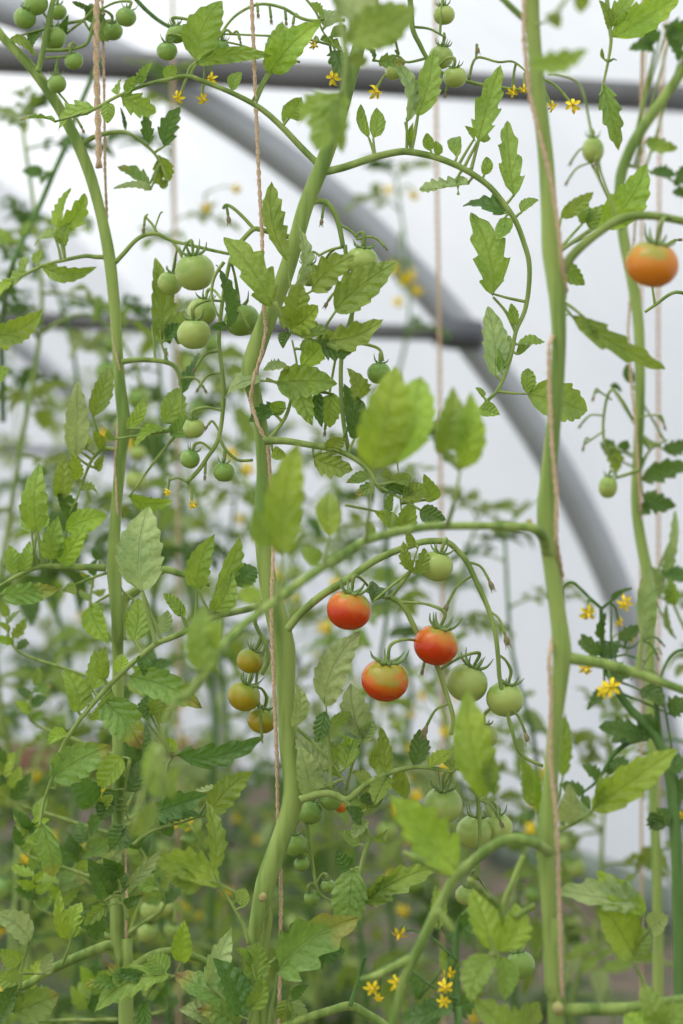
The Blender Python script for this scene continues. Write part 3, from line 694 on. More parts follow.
leaf_part(Bp, D - .02, [(106, 568), (85, 567), (66, 567), (48, 566), (32, 569), (15, 577), (0, 586), (-20, 596)], 7.5, [
    (37, 533, 40, 467, 30, 's', 'm', 10), (38, 532, 24, 510, 14, 's', 'm'), (0, 596, 60, 588, 22, 's', 'b', 30), (52, 560, 58, 520, 24, 's', 'm', 20), (60, 565, 84, 528, 22, 's', 'y', 20), (30, 530, 48, 512, 18, 's', 'y'), (65, 530, 108, 515, 26, 's', 'y', 20), (14, 575, 10, 545, 18, 's', 'm'), (22, 572, 28, 542, 16, 's', 'm'), (100, 560, 92, 548, 6, 'o', 'd')])
stem_part(Bp, 'leaf_branch', D - .02, [(33, 568), (34, 550), (37, 532)], 4, 3, SF, 8)
leaf_part(Bp, D, [(112, 560), (122, 590), (134, 600), (125, 592)], 3, [(91, 604, 108, 642, 26, 's', 'y', 15), (62, 590, 75, 595, 16, 's', 'm'), (130, 610, 138, 640, 14, 's', 'm')])
stem_part(Bp, 'side_stem', D + .02, [(121, 640), (121, 612), (125, 598), (133, 593), (150, 580), (163, 570), (178, 573), (195, 578), (210, 585)], 12, 5, SM)
stem_part(Bp, 'side_stem', D, [(115, 945), (106, 946), (95, 950), (78, 957), (60, 965), (45, 973), (30, 983), (10, 992), (-20, 1008)], 11, 8, SM)
stem_part(Bp, 'side_stem', D, [(124, 960), (135, 965), (146, 958), (158, 953), (175, 951), (195, 957), (215, 965)], 9, 7, SM)
leaf_part(Bp, D - .03, [(20, 990), (21, 970), (27, 950), (28, 938)], 4, [(30, 942, -6, 914, 30, 's', 'l', 15), (12, 1012, 60, 996, 36, 's', 'b', 20), (22, 962, 0, 950, 20, 's', 'm'), (45, 975, 52, 952, 16, 's', 'l'), (22, 985, -5, 978, 24, 's', 'm'), (0, 1020, 20, 985, 24, 's', 'd')])
leaf_part(Bp, D - .02, [(62, 965), (68, 950), (72, 936)], 4, [(68, 940, 62, 893, 16, 's', 'y', 20), (72, 938, 82, 900, 22, 's', 'y', 10), (76, 930, 90, 912, 10, 's')])
leaf_part(Bp, D - .05, [(176, 976), (168, 978), (155, 985)], 4, [(170, 975, 92, 1006, 32, 's', 'm', 20), (166, 974, 148, 956, 26, 's', 'm', 10), (150, 980, 110, 972, 14, 's', 'd'), (128, 985, 108, 962, 14, 's', 'b'), (120, 985, 85, 985, 16, 's', 'b'), (145, 1000, 150, 1035, 18, 's', 'd'), (182, 963, 185, 922, 22, 's', 'y', 10)], label='low leaf with brown dried leaflets')
leaf_part(Bp, D - .04, [(128, 920), (122, 895), (115, 870), (112, 850)], 5, [
    (108, 896, 92, 862, 28, 's', 'd', 10), (92, 866, 124, 846, 14, 's', 'l', 45), (112, 896, 120, 866, 26, 's', 'd'), (125, 888, 162, 853, 13, 's', 'l', 35), (104, 900, 98, 940, 34, 'l', 'd', 15), (125, 825, 110, 850, 30, 's', 'd'), (130, 822, 138, 850, 24, 'o', 'd'), (125, 905, 140, 896, 12, 's', 'd'), (108, 905, 84, 925, 18, 'l', 'm'), (118, 880, 104, 860, 20, 's', 'd')])
leaf_part(Bp, D - .05, [(134, 845), (145, 835), (160, 828), (180, 823), (198, 817)], 5, [
    (152, 815, 204, 796, 30, 'l', 'd', 15), (155, 818, 172, 838, 18, 's', 'd'), (208, 816, 252, 772, 28, 's', 'm', 15), (216, 789, 188, 795, 10, 's', 'l', 40), (168, 820, 200, 815, 14, 's', 'd'), (145, 830, 160, 812, 14, 's', 'm')])
leaf_part(Bp, D, [(130, 760), (125, 790), (128, 820)], 4, [(122, 757, 98, 788, 30, 's', 'y', 15), (125, 792, 144, 758, 26, 's', 'd', 10), (112, 800, 100, 820, 20, 'o', 'd'), (98, 812, 112, 795, 14, 'o', 'y'), (90, 808, 72, 778, 30, 's', 'd', 5), (116, 790, 104, 808, 20, 'o', 'd')])
# long leaf sweeping down left below the veined leaf
Dm = 1.5
leaf_part(Bp, Dm, [(262, 606, 4), (240, 611, 2), (215, 617), (195, 627), (180, 634), (168, 639), (156, 644), (141, 656), (127, 668), (105, 690), (92, 705), (82, 717), (72, 731), (63, 746), (57, 762), (52, 778), (48, 790), (44, 802), (41, 818), (40, 826)], 7, [
    (142, 593, 149, 506, 50, 's', 'l', 5, .5), (197, 590, 213, 537, 27, 's', 'm', 10), (215, 590, 240, 535, 16, 's', 'm', 45), (236, 586, 258, 566, 26, 's', 'd', 15), (212, 613, 233, 574, 24, 's', 'm', 25), (182, 616, 164, 593, 16, 's', 'm', 20),
    (184, 618, 180, 602, 11, 'o', 'y'), (158, 634, 168, 610, 14, 's', 'l', 30), (134, 642, 138, 597, 26, 's', 'm', 10), (92, 691, 95, 650, 24, 's', 'm', 10), (104, 680, 105, 650, 15, 'o', 'm', 15), (117, 674, 122, 652, 16, 's', 'y', 10), (80, 700, 66, 672, 14, 's', 'm'),
    (78, 713, 66, 670, 28, 's', 'm', 20), (128, 676, 202, 708, 32, 's', 'b', 15, -.5), (102, 700, 140, 749, 40, 's', 'b', 10, -.5), (50, 781, 112, 746, 38, 's', 'b', 15, -.5), (67, 734, 49, 741, 16, 'o', 'y', 10), (55, 790, 50, 778, 8, 'o'),
    (42, 823, 50, 880, 30, 's', 'b', 20), (95, 700, 72, 695, 12, 's', 'l'), (140, 655, 144, 676, 14, 's', 'd'), (112, 690, 92, 722, 16, 's', 'm')], label='long hanging leaf with several browned leaflet tips')
stem_part(Bp, 'leaf_branch', Dm - .005, [(156, 644), (151, 626), (146, 608), (142, 592)], 4.5, 3.5, SF, 8)
stem_part(Bp, 'leaf_branch', Dm - .005, [(194, 628), (196, 610), (197, 590)], 3.5, 2.5, SF, 8)
leaf_part(Bp, D - .03, [(164, 800), (165, 775), (172, 757), (180, 755)], 4.5, [(176, 756, 260, 738, 28, 'l', 'd', 15, -1), (178, 752, 160, 745, 16, 's', 'y'), (150, 715, 155, 690, 16, 's', 'm'), (158, 724, 168, 700, 18, 's', 'm'), (145, 720, 148, 695, 14, 's', 'd')])
truss(Bp, D + .3, [([(122, 820), (150, 812), (175, 808), (185, 815)], 4, 3)], [], [], [(188, 826, 10, 185, 815), (176, 824, 7, 180, 812)])
leaf_part(Bp, D + .15, [(240, 895), (225, 887), (212, 880)], 4, [(222, 888, 148, 862, 34, 's', 'y', 15), (200, 890, 170, 872, 24, 's', 'm')])
truss(Bp, D + .25, [([(130, 935), (140, 905), (155, 890), (180, 895)], 4, 3)], [(152, 910, 12, 'g', 155, 892), (148, 932, 11, 'g', 145, 910), (163, 908, 10, 'g', 165, 893), (172, 930, 9, 'g', 175, 895)])

fill = [(20, 850, 14, 6), (36, 905, 12, 5), (75, 868, 16, 5), (150, 870, 12, 4), (88, 1012, 14, 6), (30, 1018, 14, 5), (168, 1008, 12, 5), (135, 790, 14, 5), (30, 720, 12, 4), (16, 650, 12, 4), (90, 610, 10, 3), (150, 700, 14, 4), (60, 905, 14, 4), (165, 905, 12, 4), (200, 850, 10, 3), (12, 800, 14, 5)]
for fi, (fx, fy, fw, fn) in enumerate(fill):
    rg = random.Random(900 + fi); a0 = rg.uniform(-.5, .5); ex = fx + 34 * math.sin(a0); ey = fy - 34 * math.cos(a0)
    sx, sy = 117, min(1010, fy + 26); dd = rg.uniform(.03, .2)
    lets = []
    for k in range(fn + 2):
        t = k / (fn + 1); px_ = fx + (ex - fx) * t; py_ = fy + (ey - fy) * t; sg = -1 if k % 2 else 1
        an = a0 + sg * rg.uniform(.7, 1.2) if k <= fn else a0; L_ = fw * rg.uniform(1.3, 2.1)
        lets.append((px_, py_, px_ + L_ * math.sin(an), py_ - L_ * math.cos(an), L_ * rg.uniform(.5, .68), rg.choice('sl'), rg.choice('mmddyb')))
    leaf_part(Bp, D + dd, [(sx, sy + 10), ((sx + fx) / 2, (sy + fy) / 2 + 6), (fx, fy), (ex, ey)], 4.5, lets)

# ---------- right near plant
D = 1.24
Cp = plant('nearest tomato plant, slightly blurred, its tall straight stem rising right of centre', D, 550)
stem_part(Cp, 'stem', D, [(530, -60, 0, 14.3), (532, -10, 0, 14.3), (533, 25, 0, 14.3), (536, 65, 0, 14.3), (541, 115, 0, 15.1), (546, 160, 0, 15.9), (549, 210, 0, 16.7), (551, 250, 0, 18.4), (556, 282, 0, 19.2), (558, 310, 0, 15.9), (559, 345, 0, 14.3), (556, 400, 0, 14.3), (551, 450, 0, 15.1), (546, 505, 0, 18.4), (547, 530, 0, 18.4),
    (551, 565, 0, 15.9), (558, 615, 0, 16.7), (562, 650, 0, 19.2), (560, 680, 0, 16.7), (555, 725, 0, 14.3), (550, 790, 0, 15.1), (546, 835, 0, 18.4), (546, 860, 0, 17.6), (549, 900, 0, 15.9), (551, 950, 0, 15.9), (554, 1000, 0, 18.4), (557, 1040, 0, 18.4), (560, ground(0, 1.24) + 12, 0, 24)], seg=18)
stem_part(Cp, 'stem_scar', D, [(529, 520, -.7, 3), (529, 522, -.9, 7), (529, 526, -.9, 3)], m=NODE)
stem_part(Cp, 'stem_scar', D, [(557, 1003, -.9, 5), (558, 1008, -1.1, 13), (559, 1014, -.9, 6)], m=NODE)
stem_part(Cp, 'side_stem', D, [(534, 30), (525, 20), (512, 8), (495, -8), (470, -25)], 7, 6, SM)
# arched branch with the orange tomato
truss(Cp, D, [([(556, 284), (563, 270), (572, 256), (585, 243), (603, 229), (618, 220), (635, 216), (655, 216), (683, 221), (710, 226)], 10, 8), ([(617, 220), (612, 205), (605, 185), (598, 165)], 3.5, 2.5)],
    [(652, 264, 27, 'o', 672, 222, -1, .2, .25, (1, 1, .93), 'orange ripening tomato on the arched branch')], [(596, 160, 5, 600, 170)])
truss(Cp, D + .25, [([(700, 300), (676, 292), (655, 305), (645, 312)], 4, 3), ([(655, 305), (652, 285), (650, 270)], 3, 2)], [], [(676, 240, 4, 672, 225)])
leaf_part(Cp, D, [(560, 300, 4), (562, 314, 5), (570, 314, 6)], 4, [(568, 314, 668, 368, 26, 'l', 'm', 15), (585, 318, 600, 338, 14, 'l', 'm')])
leaf_part(Cp, D, [(555, 255, 8), (570, 245, 12), (590, 235, 14)], 4, [(560, 218, 594, 192, 16, 's', 'm', 20, 0, 10), (594, 230, 647, 162, 38, 's', 'y', 10, 0, 14), (560, 262, 585, 285, 20, 's', 'm', 20, 0, 10), (582, 225, 583, 200, 20, 'l', 'm', 10, 0, 12), (590, 230, 602, 205, 16, 's', 'm', 10, 0, 12)])
# long near branch sweeping left
stem_part(Cp, 'side_stem', 1.2, [(547, 552, 3, 12), (543, 536, 2, 12), (532, 528, 1, 10), (515, 527, 1, 8.5), (490, 526, 0, 8), (455, 526, 0, 8), (425, 527, 0, 8.5), (393, 533, -1, 9), (366, 541, -2, 9), (340, 556, -3, 9), (302, 581, -5, 9), (275, 601, -6, 9), (250, 620, -7, 9), (236, 632, -8, 9), (218, 652, -9, 9), (203, 675, -10, 9), (190, 692, -10, 8), (172, 702, -10, 6)])
leaf_part(Cp, 1.12, [(366, 541, 2), (368, 520, 1), (371, 495), (373, 470)], 6, [(371, 470, 401, 370, 54, 's', 'y', 25, -1), (396, 466, 417, 372, 62, 's', 'y', -15, 1)])
leaf_part(Cp, 1.12, [(447, 525, 3), (455, 500), (460, 470)], 6, [(440, 455, 456, 390, 32, 's', 'm', 20), (463, 470, 474, 396, 32, 's', 'y', 15), (455, 462, 444, 452, 14, 's', 'm')])
leaf_part(Cp, 1.1, [(277, 600), (281, 575), (284, 550)], 6, [(282, 556, 299, 443, 44, 's', 'y', 10, 0), (268, 548, 256, 508, 22, 's', 'm', 10)])
leaf_part(Cp, 1.16, [(324, 567), (328, 548), (330, 536)], 5, [(330, 538, 329, 489, 28, 's', 'y', 5), (318, 565, 302, 548, 18, 's', 'm')])
leaf_part(Cp, 1.1, [(262, 612), (258, 605), (255, 598)], 5, [(262, 604, 240, 590, 28, 'l', 'y', 10)])
leaf_part(Cp, 1.08, [(186, 700), (196, 685), (200, 672)], 6, [(202, 675, 204, 606, 36, 's', 'm', 10), (215, 650, 218, 618, 20, 's', 'y')])
leaf_part(Cp, 1.06, [(175, 702), (165, 720), (160, 745)], 6, [(160, 800, 155, 738, 26, 's', 'm', 10), (170, 800, 178, 765, 18, 's', 'm'), (128, 838, 158, 798, 22, 's', 'm', 15)])
leaf_part(Cp, D, [(392, 532), (394, 515), (398, 505)], 5, [(396, 534, 385, 515, 12, 's'), (372, 540, 366, 520, 10, 's', 'm'), (404, 530, 409, 512, 8, 's', 'm')])
# right branch
stem_part(Cp, 'side_stem', D, [(562, 655, 0, 14), (575, 659, 0, 12), (600, 663, 0, 11), (630, 671, 0, 10), (655, 680, 0, 9), (690, 693, 0, 8), (730, 712, 0, 7)])
leaf_part(Cp, D, [(638, 672), (640, 655), (643, 630)], 8, [(645, 640, 649, 562, 22, 's', 'l', 15), (652, 630, 651, 585, 14, 's', 'y')])
# lower arch on the left
stem_part(Cp, 'side_stem', D - .03, [(548, 852, 2, 11), (535, 843, 0, 11), (518, 839, 0, 11), (503, 841, 0, 11), (488, 849, 0, 11), (472, 862, 0, 10), (456, 876, 0, 11), (446, 893, 0, 10), (437, 910, 0, 10), (425, 935, 0, 10), (414, 957, 0, 10), (403, 981, 0, 9), (397, 1004, 0, 8), (390, 1035, 0, 8)])
stem_part(Cp, 'side_stem', D - .03, [(412, 958, 0, 9), (392, 968, 0, 9), (378, 975, 0, 8), (360, 980, 0, 5)])
stem_part(Cp, 'side_stem', D - .03, [(454, 876, 0, 7), (430, 866, 0, 7), (415, 858, 0, 6), (403, 852, 0, 4)])
stem_part(Cp, 'cut_side_shoot', D - .04, [(437, 910, 0, 7), (446, 921, 0, 8), (453, 931, 0, 6)])
stem_part(Cp, 'side_stem', D + .01, [(470, 880, -3, 7), (483, 893, -1, 7), (498, 906, 0, 7), (502, 922, 0, 7), (498, 940, 0, 7), (491, 955, 0, 6)])
stem_part(Cp, 'side_stem', D + .01, [(524, 856, 0, 6), (514, 880, 0, 6), (504, 903, 0, 6), (501, 922, 0, 6)])
stem_part(Cp, 'side_stem', D + .01, [(535, 905, 0, 6), (518, 915, 0, 6), (502, 922, 0, 6)])
leaf_part(Cp, 1.17, [(430, 866, 4), (440, 868, 2), (452, 868)], 5, [(458, 872, 388, 797, 52, 's', 'y', 15, -1), (440, 868, 452, 835, 26, 's', 'm', 20)])
leaf_part(Cp, 1.15, [(500, 835), (492, 815), (485, 798)], 6, [(486, 800, 471, 690, 44, 's', 'y', 10, 0), (495, 800, 490, 745, 18, 's', 'm')])
leaf_part(Cp, D, [(497, 955), (492, 945), (488, 935)], 5, [(492, 950, 473, 888, 34, 's', 'y', 15), (497, 952, 520, 900, 34, 's', 'y', 15), (492, 955, 470, 1000, 34, 's', 'm', 20), (500, 955, 505, 1000, 26, 's', 'm')])
leaf_part(Cp, D, [(520, 1040), (505, 1020)], 6, [(525, 1040, 480, 1000, 44, 'l', 'm', 10), (500, 1035, 540, 1002, 40, 'l', 'm', 10)])
leaf_part(Cp, D, [(548, 830, 1), (558, 800, 1), (563, 776, 1)], 5, [(563, 778, 570, 716, 18, 's', 'm', 20)])
leaf_part(Cp, D + .02, [(540, 835), (538, 820), (536, 806)], 5, [(530, 806, 521, 758, 22, 's', 'm', 10), (540, 812, 536, 775, 12, 's', 'y')])
leaf_part(Cp, D + .04, [(552, 832), (566, 827), (580, 819), (593, 811)], 6, [(590, 812, 679, 749, 38, 's', 'y', 10, 0), (595, 808, 603, 775, 16, 's', 'm'), (562, 822, 568, 790, 22, 'o', 'l')])
stem_part(Cp, 'side_stem', D, [(556, 1012, 0, 15), (568, 1010, 0, 13), (590, 1009, 0, 12), (620, 1009, 0, 12), (645, 1006, 0, 11), (665, 1002, 0, 10), (700, 998, 0, 9)])
leaf_part(Cp, D + .06, [(650, 1005), (645, 985), (636, 968), (630, 955)], 5, [(634, 958, 598, 903, 44, 's', 'y', 10), (632, 955, 645, 925, 20, 's', 'm'), (640, 902, 560, 888, 42, 'l', 'l', 15), (645, 915, 600, 870, 30, 's', 'y', 10), (650, 930, 668, 915, 24, 'o', 'l')])
leaf_part(Cp, D - .03, [(660, 1035), (655, 1020)], 5, [(660, 1030, 645, 982, 28, 's', 'm', 10), (655, 1035, 625, 1012, 34, 's', 'y', 10), (662, 1035, 690, 1005, 34, 's', 'm', 10)])
# very near leaves at the top, well out of focus
leaf_part(Cp, 1.02, [(538, 60, 20), (548, 60, 10), (560, 58)], 5, [(530, 62, 590, 50, 26, 'l', 'm', 20)])
leaf_part(Cp, 1.02, [(536, 25, 20), (545, 22, 8), (552, 20)], 4, [(545, 15, 561, 28, 15, 'o', 'm', 10), (575, -12, 584, 14, 17, 'o', 'm', 10)])

# ---------- very near shoot at the top middle
D = 1.1
E_ = thing('tomato_shoot', 'strongly blurred near tomato shoot hanging into the top edge over the middle stem', 'plant', P(345, 300, D), GP)
stem_part(E_, 'stem', D, [(320, -900, 0, 8), (322, -400, 0, 8), (326, -60, 0, 7), (332, -20, 0, 6), (340, 20, 0, 6), (346, 60, 0, 6), (342, 95, 0, 5)], m=SF)
leaf_part(E_, D, [(342, 92), (339, 100)], 4, [(343, 90, 318, 152, 46, 'l', 'm', 10, 0), (338, 98, 296, 124, 30, 'l', 'm', 10), (335, 100, 340, 148, 26, 'l', 'm', 10)])
leaf_part(E_, D, [(345, 45), (352, 35)], 4, [(345, 42, 415, 3, 50, 's', 'm', 10, 0), (348, 20, 352, -20, 50, 's', 'l', 10), (350, 62, 368, 58, 20, 's', 'm', 10)])

# ---------- right rear plant
D = 1.95
G_ = plant('upright tomato plant at the right edge, its stem curving in beside the orange tomato', D, 640)
stem_part(G_, 'stem', D, [(700, 20, 0, 9), (686, 62, 0, 10), (672, 86, 0, 10), (655, 110, 0, 11), (640, 132, 0, 11), (630, 150, 0, 11), (621, 176, 0, 11), (620, 205, 0, 10), (624, 240, 0, 11), (633, 285, 0, 11), (639, 330, 0, 11), (640, 400, 0, 10), (638, 450, 0, 10), (636, 500, 0, 10), (640, 535, 0, 11), (648, 580, 0, 12), (650, 620, 0, 10),
    (650, 690, 0, 10), (653, 780, 0, 10), (656, 850, 0, 10), (658, 930, 0, 10), (658, 1000, 0, 11), (658, 1100, 0, 11), (656, ground(0, 1.95) + 10, 0, 12)])
leaf_part(G_, 1.6, [(604, -25), (607, 0), (610, 30), (611, 42), (608, 62), (603, 85), (600, 100)], 5, [(603, 84, 619, 149, 24, 'l', 'b', 10, 0), (611, 38, 682, -8, 34, 's', 'y', 10), (610, 30, 600, 0, 12, 's', 'm'), (607, 28, 632, -6, 24, 'l', 'm', 10), (604, 60, 602, 48, 4, 'o', 'm'), (607, 62, 617, 60, 4, 'o', 'd')])
truss(G_, D - .1, [([(622, 230), (612, 205), (600, 180), (590, 160)], 4, 3), ([(600, 180), (590, 125), (580, 85), (560, 75), (548, 74)], 3, 2), ([(640, 470), (625, 475), (615, 478)], 4, 3), ([(633, 420), (622, 400), (612, 390), (606, 402), (603, 430), (607, 455)], 3, 3), ([(612, 400), (600, 392), (596, 393)], 2, 2), ([(605, 430), (595, 437), (585, 444)], 2, 2), ([(638, 418), (655, 415), (663, 422)], 2, 2)],
    [(593, 150, 11, 'g', 592, 130, 0, 0, .1, (1, 1, 1.3)), (608, 487, 9.5, 'g', 618, 477, 0, .1, .1, (1, 1, 1.3))],
    [(572, 160, 4, 585, 150), (594, 395, 4, 600, 392), (582, 423, 4, 600, 416), (584, 445, 4, 590, 440), (664, 424, 4, 658, 416), (568, 180, 4, 575, 165)])
leaf_part(G_, D, [(640, 470), (650, 450), (668, 440)], 4, [(662, 450, 690, 440, 18, 'l', 'd', 20), (640, 480, 690, 465, 24, 'l', 'd', 20), (642, 495, 675, 505, 24, 'l', 'd', 20), (605, 455, 612, 440, 20, 'l', 'd'), (622, 450, 628, 440, 14, 'l', 'd'), (640, 440, 660, 446, 16, 's', 'm'), (632, 385, 628, 362, 12, 's', 'd'), (610, 385, 622, 392, 8, 's', 'd'), (640, 505, 650, 515, 14, 'l', 'd'), (608, 445, 618, 475, 22, 'l', 'm')])
leaf_part(G_, D, [(628, 165), (645, 170), (668, 178)], 4, [(645, 140, 678, 148, 18, 'l', 'm', 20), (650, 172, 675, 175, 16, 'l', 'd'), (655, 50, 630, 48, 18, 'l', 'd'), (660, 40, 640, 28, 22, 'l', 'd'), (670, 40, 665, 25, 22, 'l', 'd'), (665, 30, 695, 35, 26, 'l', 'd'), (680, 60, 670, 40, 20, 'l', 'd'), (690, 165, 675, 185, 18, 'l', 'd'), (690, 195, 672, 192, 14, 'l', 'd')])
leaf_part(G_, D, [(648, 590), (658, 570), (668, 545)], 4, [(655, 600, 650, 565, 24, 's', 'l', 10), (664, 572, 679, 515, 14, 's', 'l', 20), (660, 575, 692, 572, 20, 's', 'd'), (672, 605, 669, 580, 14, 's', 'm'), (676, 640, 668, 600, 6, 's', 'l')])
stem_part(G_, 'leaf_branch', D, [(668, 575), (672, 600), (690, 640)], 3, 3, SF, 8)

# ---------- dark flowering plant behind at the right
D = 1.78
J_ = plant('dark green tomato plant with yellow star flowers low on the right side', D, 655)
stem_part(J_, 'stem', D, [(601, 608, 0, 4), (602, 630, 0, 5), (603, 652, 0, 5), (612, 680, 0, 7), (628, 706, 0, 8), (645, 724, 0, 9), (660, 745, 0, 10), (672, 790, 0, 11), (678, 900, 0, 12), (680, 1100, 0, 12), (680, ground(0, 1.78) + 10, 0, 12)], m=SD)
stem_part(J_, 'side_stem', D, [(653, 680), (656, 700), (658, 722), (662, 748)], 5, 6, SD)
leaf_part(J_, D, [(648, 738), (630, 742), (614, 754), (604, 770), (595, 783), (582, 793)], 6, [
    (645, 736, 600, 726, 30, 'l', 'd', 10), (636, 735, 612, 740, 26, 'l', 'd', 15), (655, 735, 640, 715, 26, 'l', 'd'), (600, 778, 585, 765, 18, 'l', 'd'), (612, 760, 632, 770, 20, 'l', 'd', 10), (585, 793, 560, 784, 18, 'l', 'd'), (605, 772, 612, 765, 12, 's', 'd'), (583, 796, 590, 808, 10, 's', 'd')], smat=SD)
leaf_part(J_, D, [(612, 680), (605, 696), (600, 700)], 4, [(608, 690, 588, 710, 14, 's', 'd', 20), (600, 655, 585, 635, 22, 'l', 'd'), (603, 660, 618, 640, 22, 'l', 'd'), (600, 650, 578, 640, 16, 'l', 'd'), (610, 600, 628, 588, 8, 's', 'd'), (640, 690, 665, 705, 26, 'l', 'd'), (618, 640, 640, 625, 18, 'l', 'd'), (604, 670, 630, 678, 24, 'l', 'd'), (670, 715, 690, 700, 26, 'l', 'd'), (600, 640, 606, 615, 12, 'l', 'd')], smat=SD)
leaf_part(J_, D, [(672, 790), (675, 800), (680, 810)], 4, [(672, 810, 650, 828, 24, 'l', 'd'), (676, 815, 700, 820, 30, 'l', 'd'), (670, 790, 690, 790, 30, 'l', 'd'), (665, 770, 690, 760, 30, 'l', 'd'), (662, 830, 650, 812, 18, 'l', 'd')], smat=SD)
truss(J_, D, [([(601, 608), (590, 598), (580, 588), (572, 582), (564, 586), (562, 600)], 3.5, 2.5), ([(601, 609), (612, 600), (622, 592), (632, 588)], 3.5, 2.5), ([(602, 640), (615, 645), (630, 648), (642, 640)], 2.5, 2), ([(660, 680), (668, 660), (680, 650), (700, 652)], 3, 3), ([(605, 660), (625, 655), (645, 662)], 2.5, 2)],
    [], [(657, 655, 4, 645, 642), (662, 643, 3, 645, 640)],
    [(588, 614, 10, 590, 598, -1, (.1, -.8, -.3)), (625, 603, 9, 618, 596, -1, (0, -.9, -.2)), (620, 623, 6, 612, 605, 1), (586, 669, 9, 600, 655, -1), (611, 687, 11, 606, 670, -2, (-.1, -.9, .1)), (604, 690, 10, 604, 672, -1, (-.3, -.8, .2)), (682, 815, 6, 676, 790), (632, 640, 5, 625, 645)], SD)
# dried curly stalks in its top
truss(J_, D + .03, [([(625, 655), (632, 640), (640, 632), (650, 640), (646, 652)], 2, 1.5), ([(618, 650), (612, 640), (618, 634), (626, 640), (622, 648)], 2, 1.5), ([(640, 670), (650, 655), (658, 648), (662, 655)], 2, 1.5), ([(630, 680), (642, 670), (655, 672), (660, 682)], 2, 1.5)])

# ---------- low flowers in front of the soil
D = 1.75
K_ = plant('low tomato plant with a few yellow flowers near the bottom edge', D, 435)
stem_part(K_, 'stem', D, [(478, 905, 0, 5), (464, 915, 0, 6), (457, 930, 0, 7), (456, 960, 0, 7), (458, 1010, 0, 8), (458, 1100, 0, 9), (458, ground(0, 1.75) + 10, 0, 10)], m=SD)
truss(K_, D - .05, [([(457, 960), (445, 950), (435, 940), (425, 935)], 3, 2.5), ([(457, 1000), (430, 985), (400, 965), (382, 968)], 3, 2), ([(425, 935), (412, 930), (406, 932)], 2.5, 2)],
    [], [], [(399, 935, 9, 408, 931), (397, 983, 10, 400, 968, 0, (.2, -.9, .3)), (449, 974, 8, 446, 955, 0), (445, 987, 9, 448, 960, -1, (0, -.9, 0)), (444, 1001, 8, 450, 970, 0), (372, 988, 9, 384, 970), (378, 998, 6, 384, 975)], SD)
leaf_part(K_, D, [(457, 950), (440, 925), (436, 905)], 3, [(437, 930, 435, 885, 18, 's', 'm'), (460, 930, 480, 910, 26, 'l', 'd'), (455, 1000, 425, 1015, 30, 'l', 'd'), (452, 1010, 475, 1000, 30, 'l', 'd'), (445, 1015, 400, 1018, 34, 'l', 'd'), (420, 1000, 405, 975, 22, 'l', 'd'), (458, 980, 440, 950, 20, 'l', 'm')], smat=SD)

# ------------------------------------------------------------------ twines and the wires they hang from
Z2 = 1.80
def topy2(D): return CY - (Z2 - H) * F / D
for D_, lab in ((1.24, 'nearest overhead support wire'), (1.5, 'overhead support wire above the middle plant'), (1.62, 'overhead support wire above the slender left plant'), (1.95, 'overhead support wire above the right edge plant'), (2.8, 'rearmost overhead support wire')):
    mb = MB(); xc = -.20 * (D_ - 1.24)
    mb.tube([(xc - .75, D_, Z2), (xc, D_, Z2 - .004), (xc + .62, D_, Z2)], [.0016] * 3, M_WIRE, 8)
    tag(mb.build('support_wire'), lab + ' that holds the twine', 'wire', 'overhead support wires')
twine(1.60, [(98, topy2(1.60), 2), (97, -10), (96, 60), (98, 120), (99, 168)], 7, 'short double jute twine with a frayed cut end at the upper left')
twine(1.63, [(103, topy2(1.63), -1), (102, -10), (104, 80), (105, 170), (107, 222, 1), (111, 290, -1.2), (113, 340, -1.2), (118, 362, -1.4), (123, 385, -1), (118, 425, -1.2), (115, 460, -1.2), (117, 505, -1.4), (119, 540, -1), (121, 600, .8), (122, 800, 1.2), (127, 900, -1.5), (126, 930, -1.5), (130, 1030, 0), (128, ground(0, 1.63), 0)], 3.4, 'thin jute twine running down along the left stem')
twine(1.5, [(250, topy2(1.5)), (251, -10), (254, 55), (256, 110), (259, 180), (262, 235), (263, 300, -1.6), (266, 330, -1.7), (262, 352, -1.7), (254, 378, -1.6), (250, 400, -1.2), (258, 425, -1.3), (268, 445, -1.0), (272, 500, 0), (273, 560, -1.2), (271, 610, -1.4), (274, 690, -1.0), (277, 760, -.5), (278, 817, .3), (280, 850, 1.2), (281, 900, 1), (279, 1024, 0), (279, 1200, 0), (279, ground(0, 1.5), 0)], 4.6, 'hairy jute twine wound down the thick middle stem')
twine(1.24, [(522, topy2(1.24), 0), (524, 40, -1), (529, 92, -1), (537, 125, -1.2), (545, 155, -1.2), (552, 185, -1.2), (558, 225, -1.1), (562, 262, -.9), (566, 290, 0), (560, 320, 1.2), (549, 345, -.9), (549, 380, -1), (552, 445, -1.1), (557, 498, -1.2), (556, 540, -1.1), (562, 575, .5), (556, 620, 1.2), (549, 660, -1), (551, 700, -1), (550, 760, -1), (556, 812, -1.2), (558, 860, -1.1), (560, 925, -1), (562, 990, -.6), (560, 1040, 1.2), (562, ground(0, 1.24), 1.5)], 5.2, 'pale jute twine twisted around the near right stem')
twine(2.6, [(434, topy2(2.6)), (436, 100), (437, 200), (439, 300), (440, 420), (442, 600), (444, ground(0, 2.6))], 4.2, 'blurred pale twine hanging in front of the arched hoop')
twine(2.45, [(668, topy2(2.45)), (666, 20), (663, 70), (660, 110), (658, 300), (660, ground(0, 2.45))], 4, 'blurred twine at the top right corner beside the curving stem')
twine(2.3, [(645, topy2(2.3)), (645, 40), (644, 110), (642, 200), (641, 350), (642, ground(0, 2.3))], 3.6, 'blurred twine dropping behind the orange tomato')
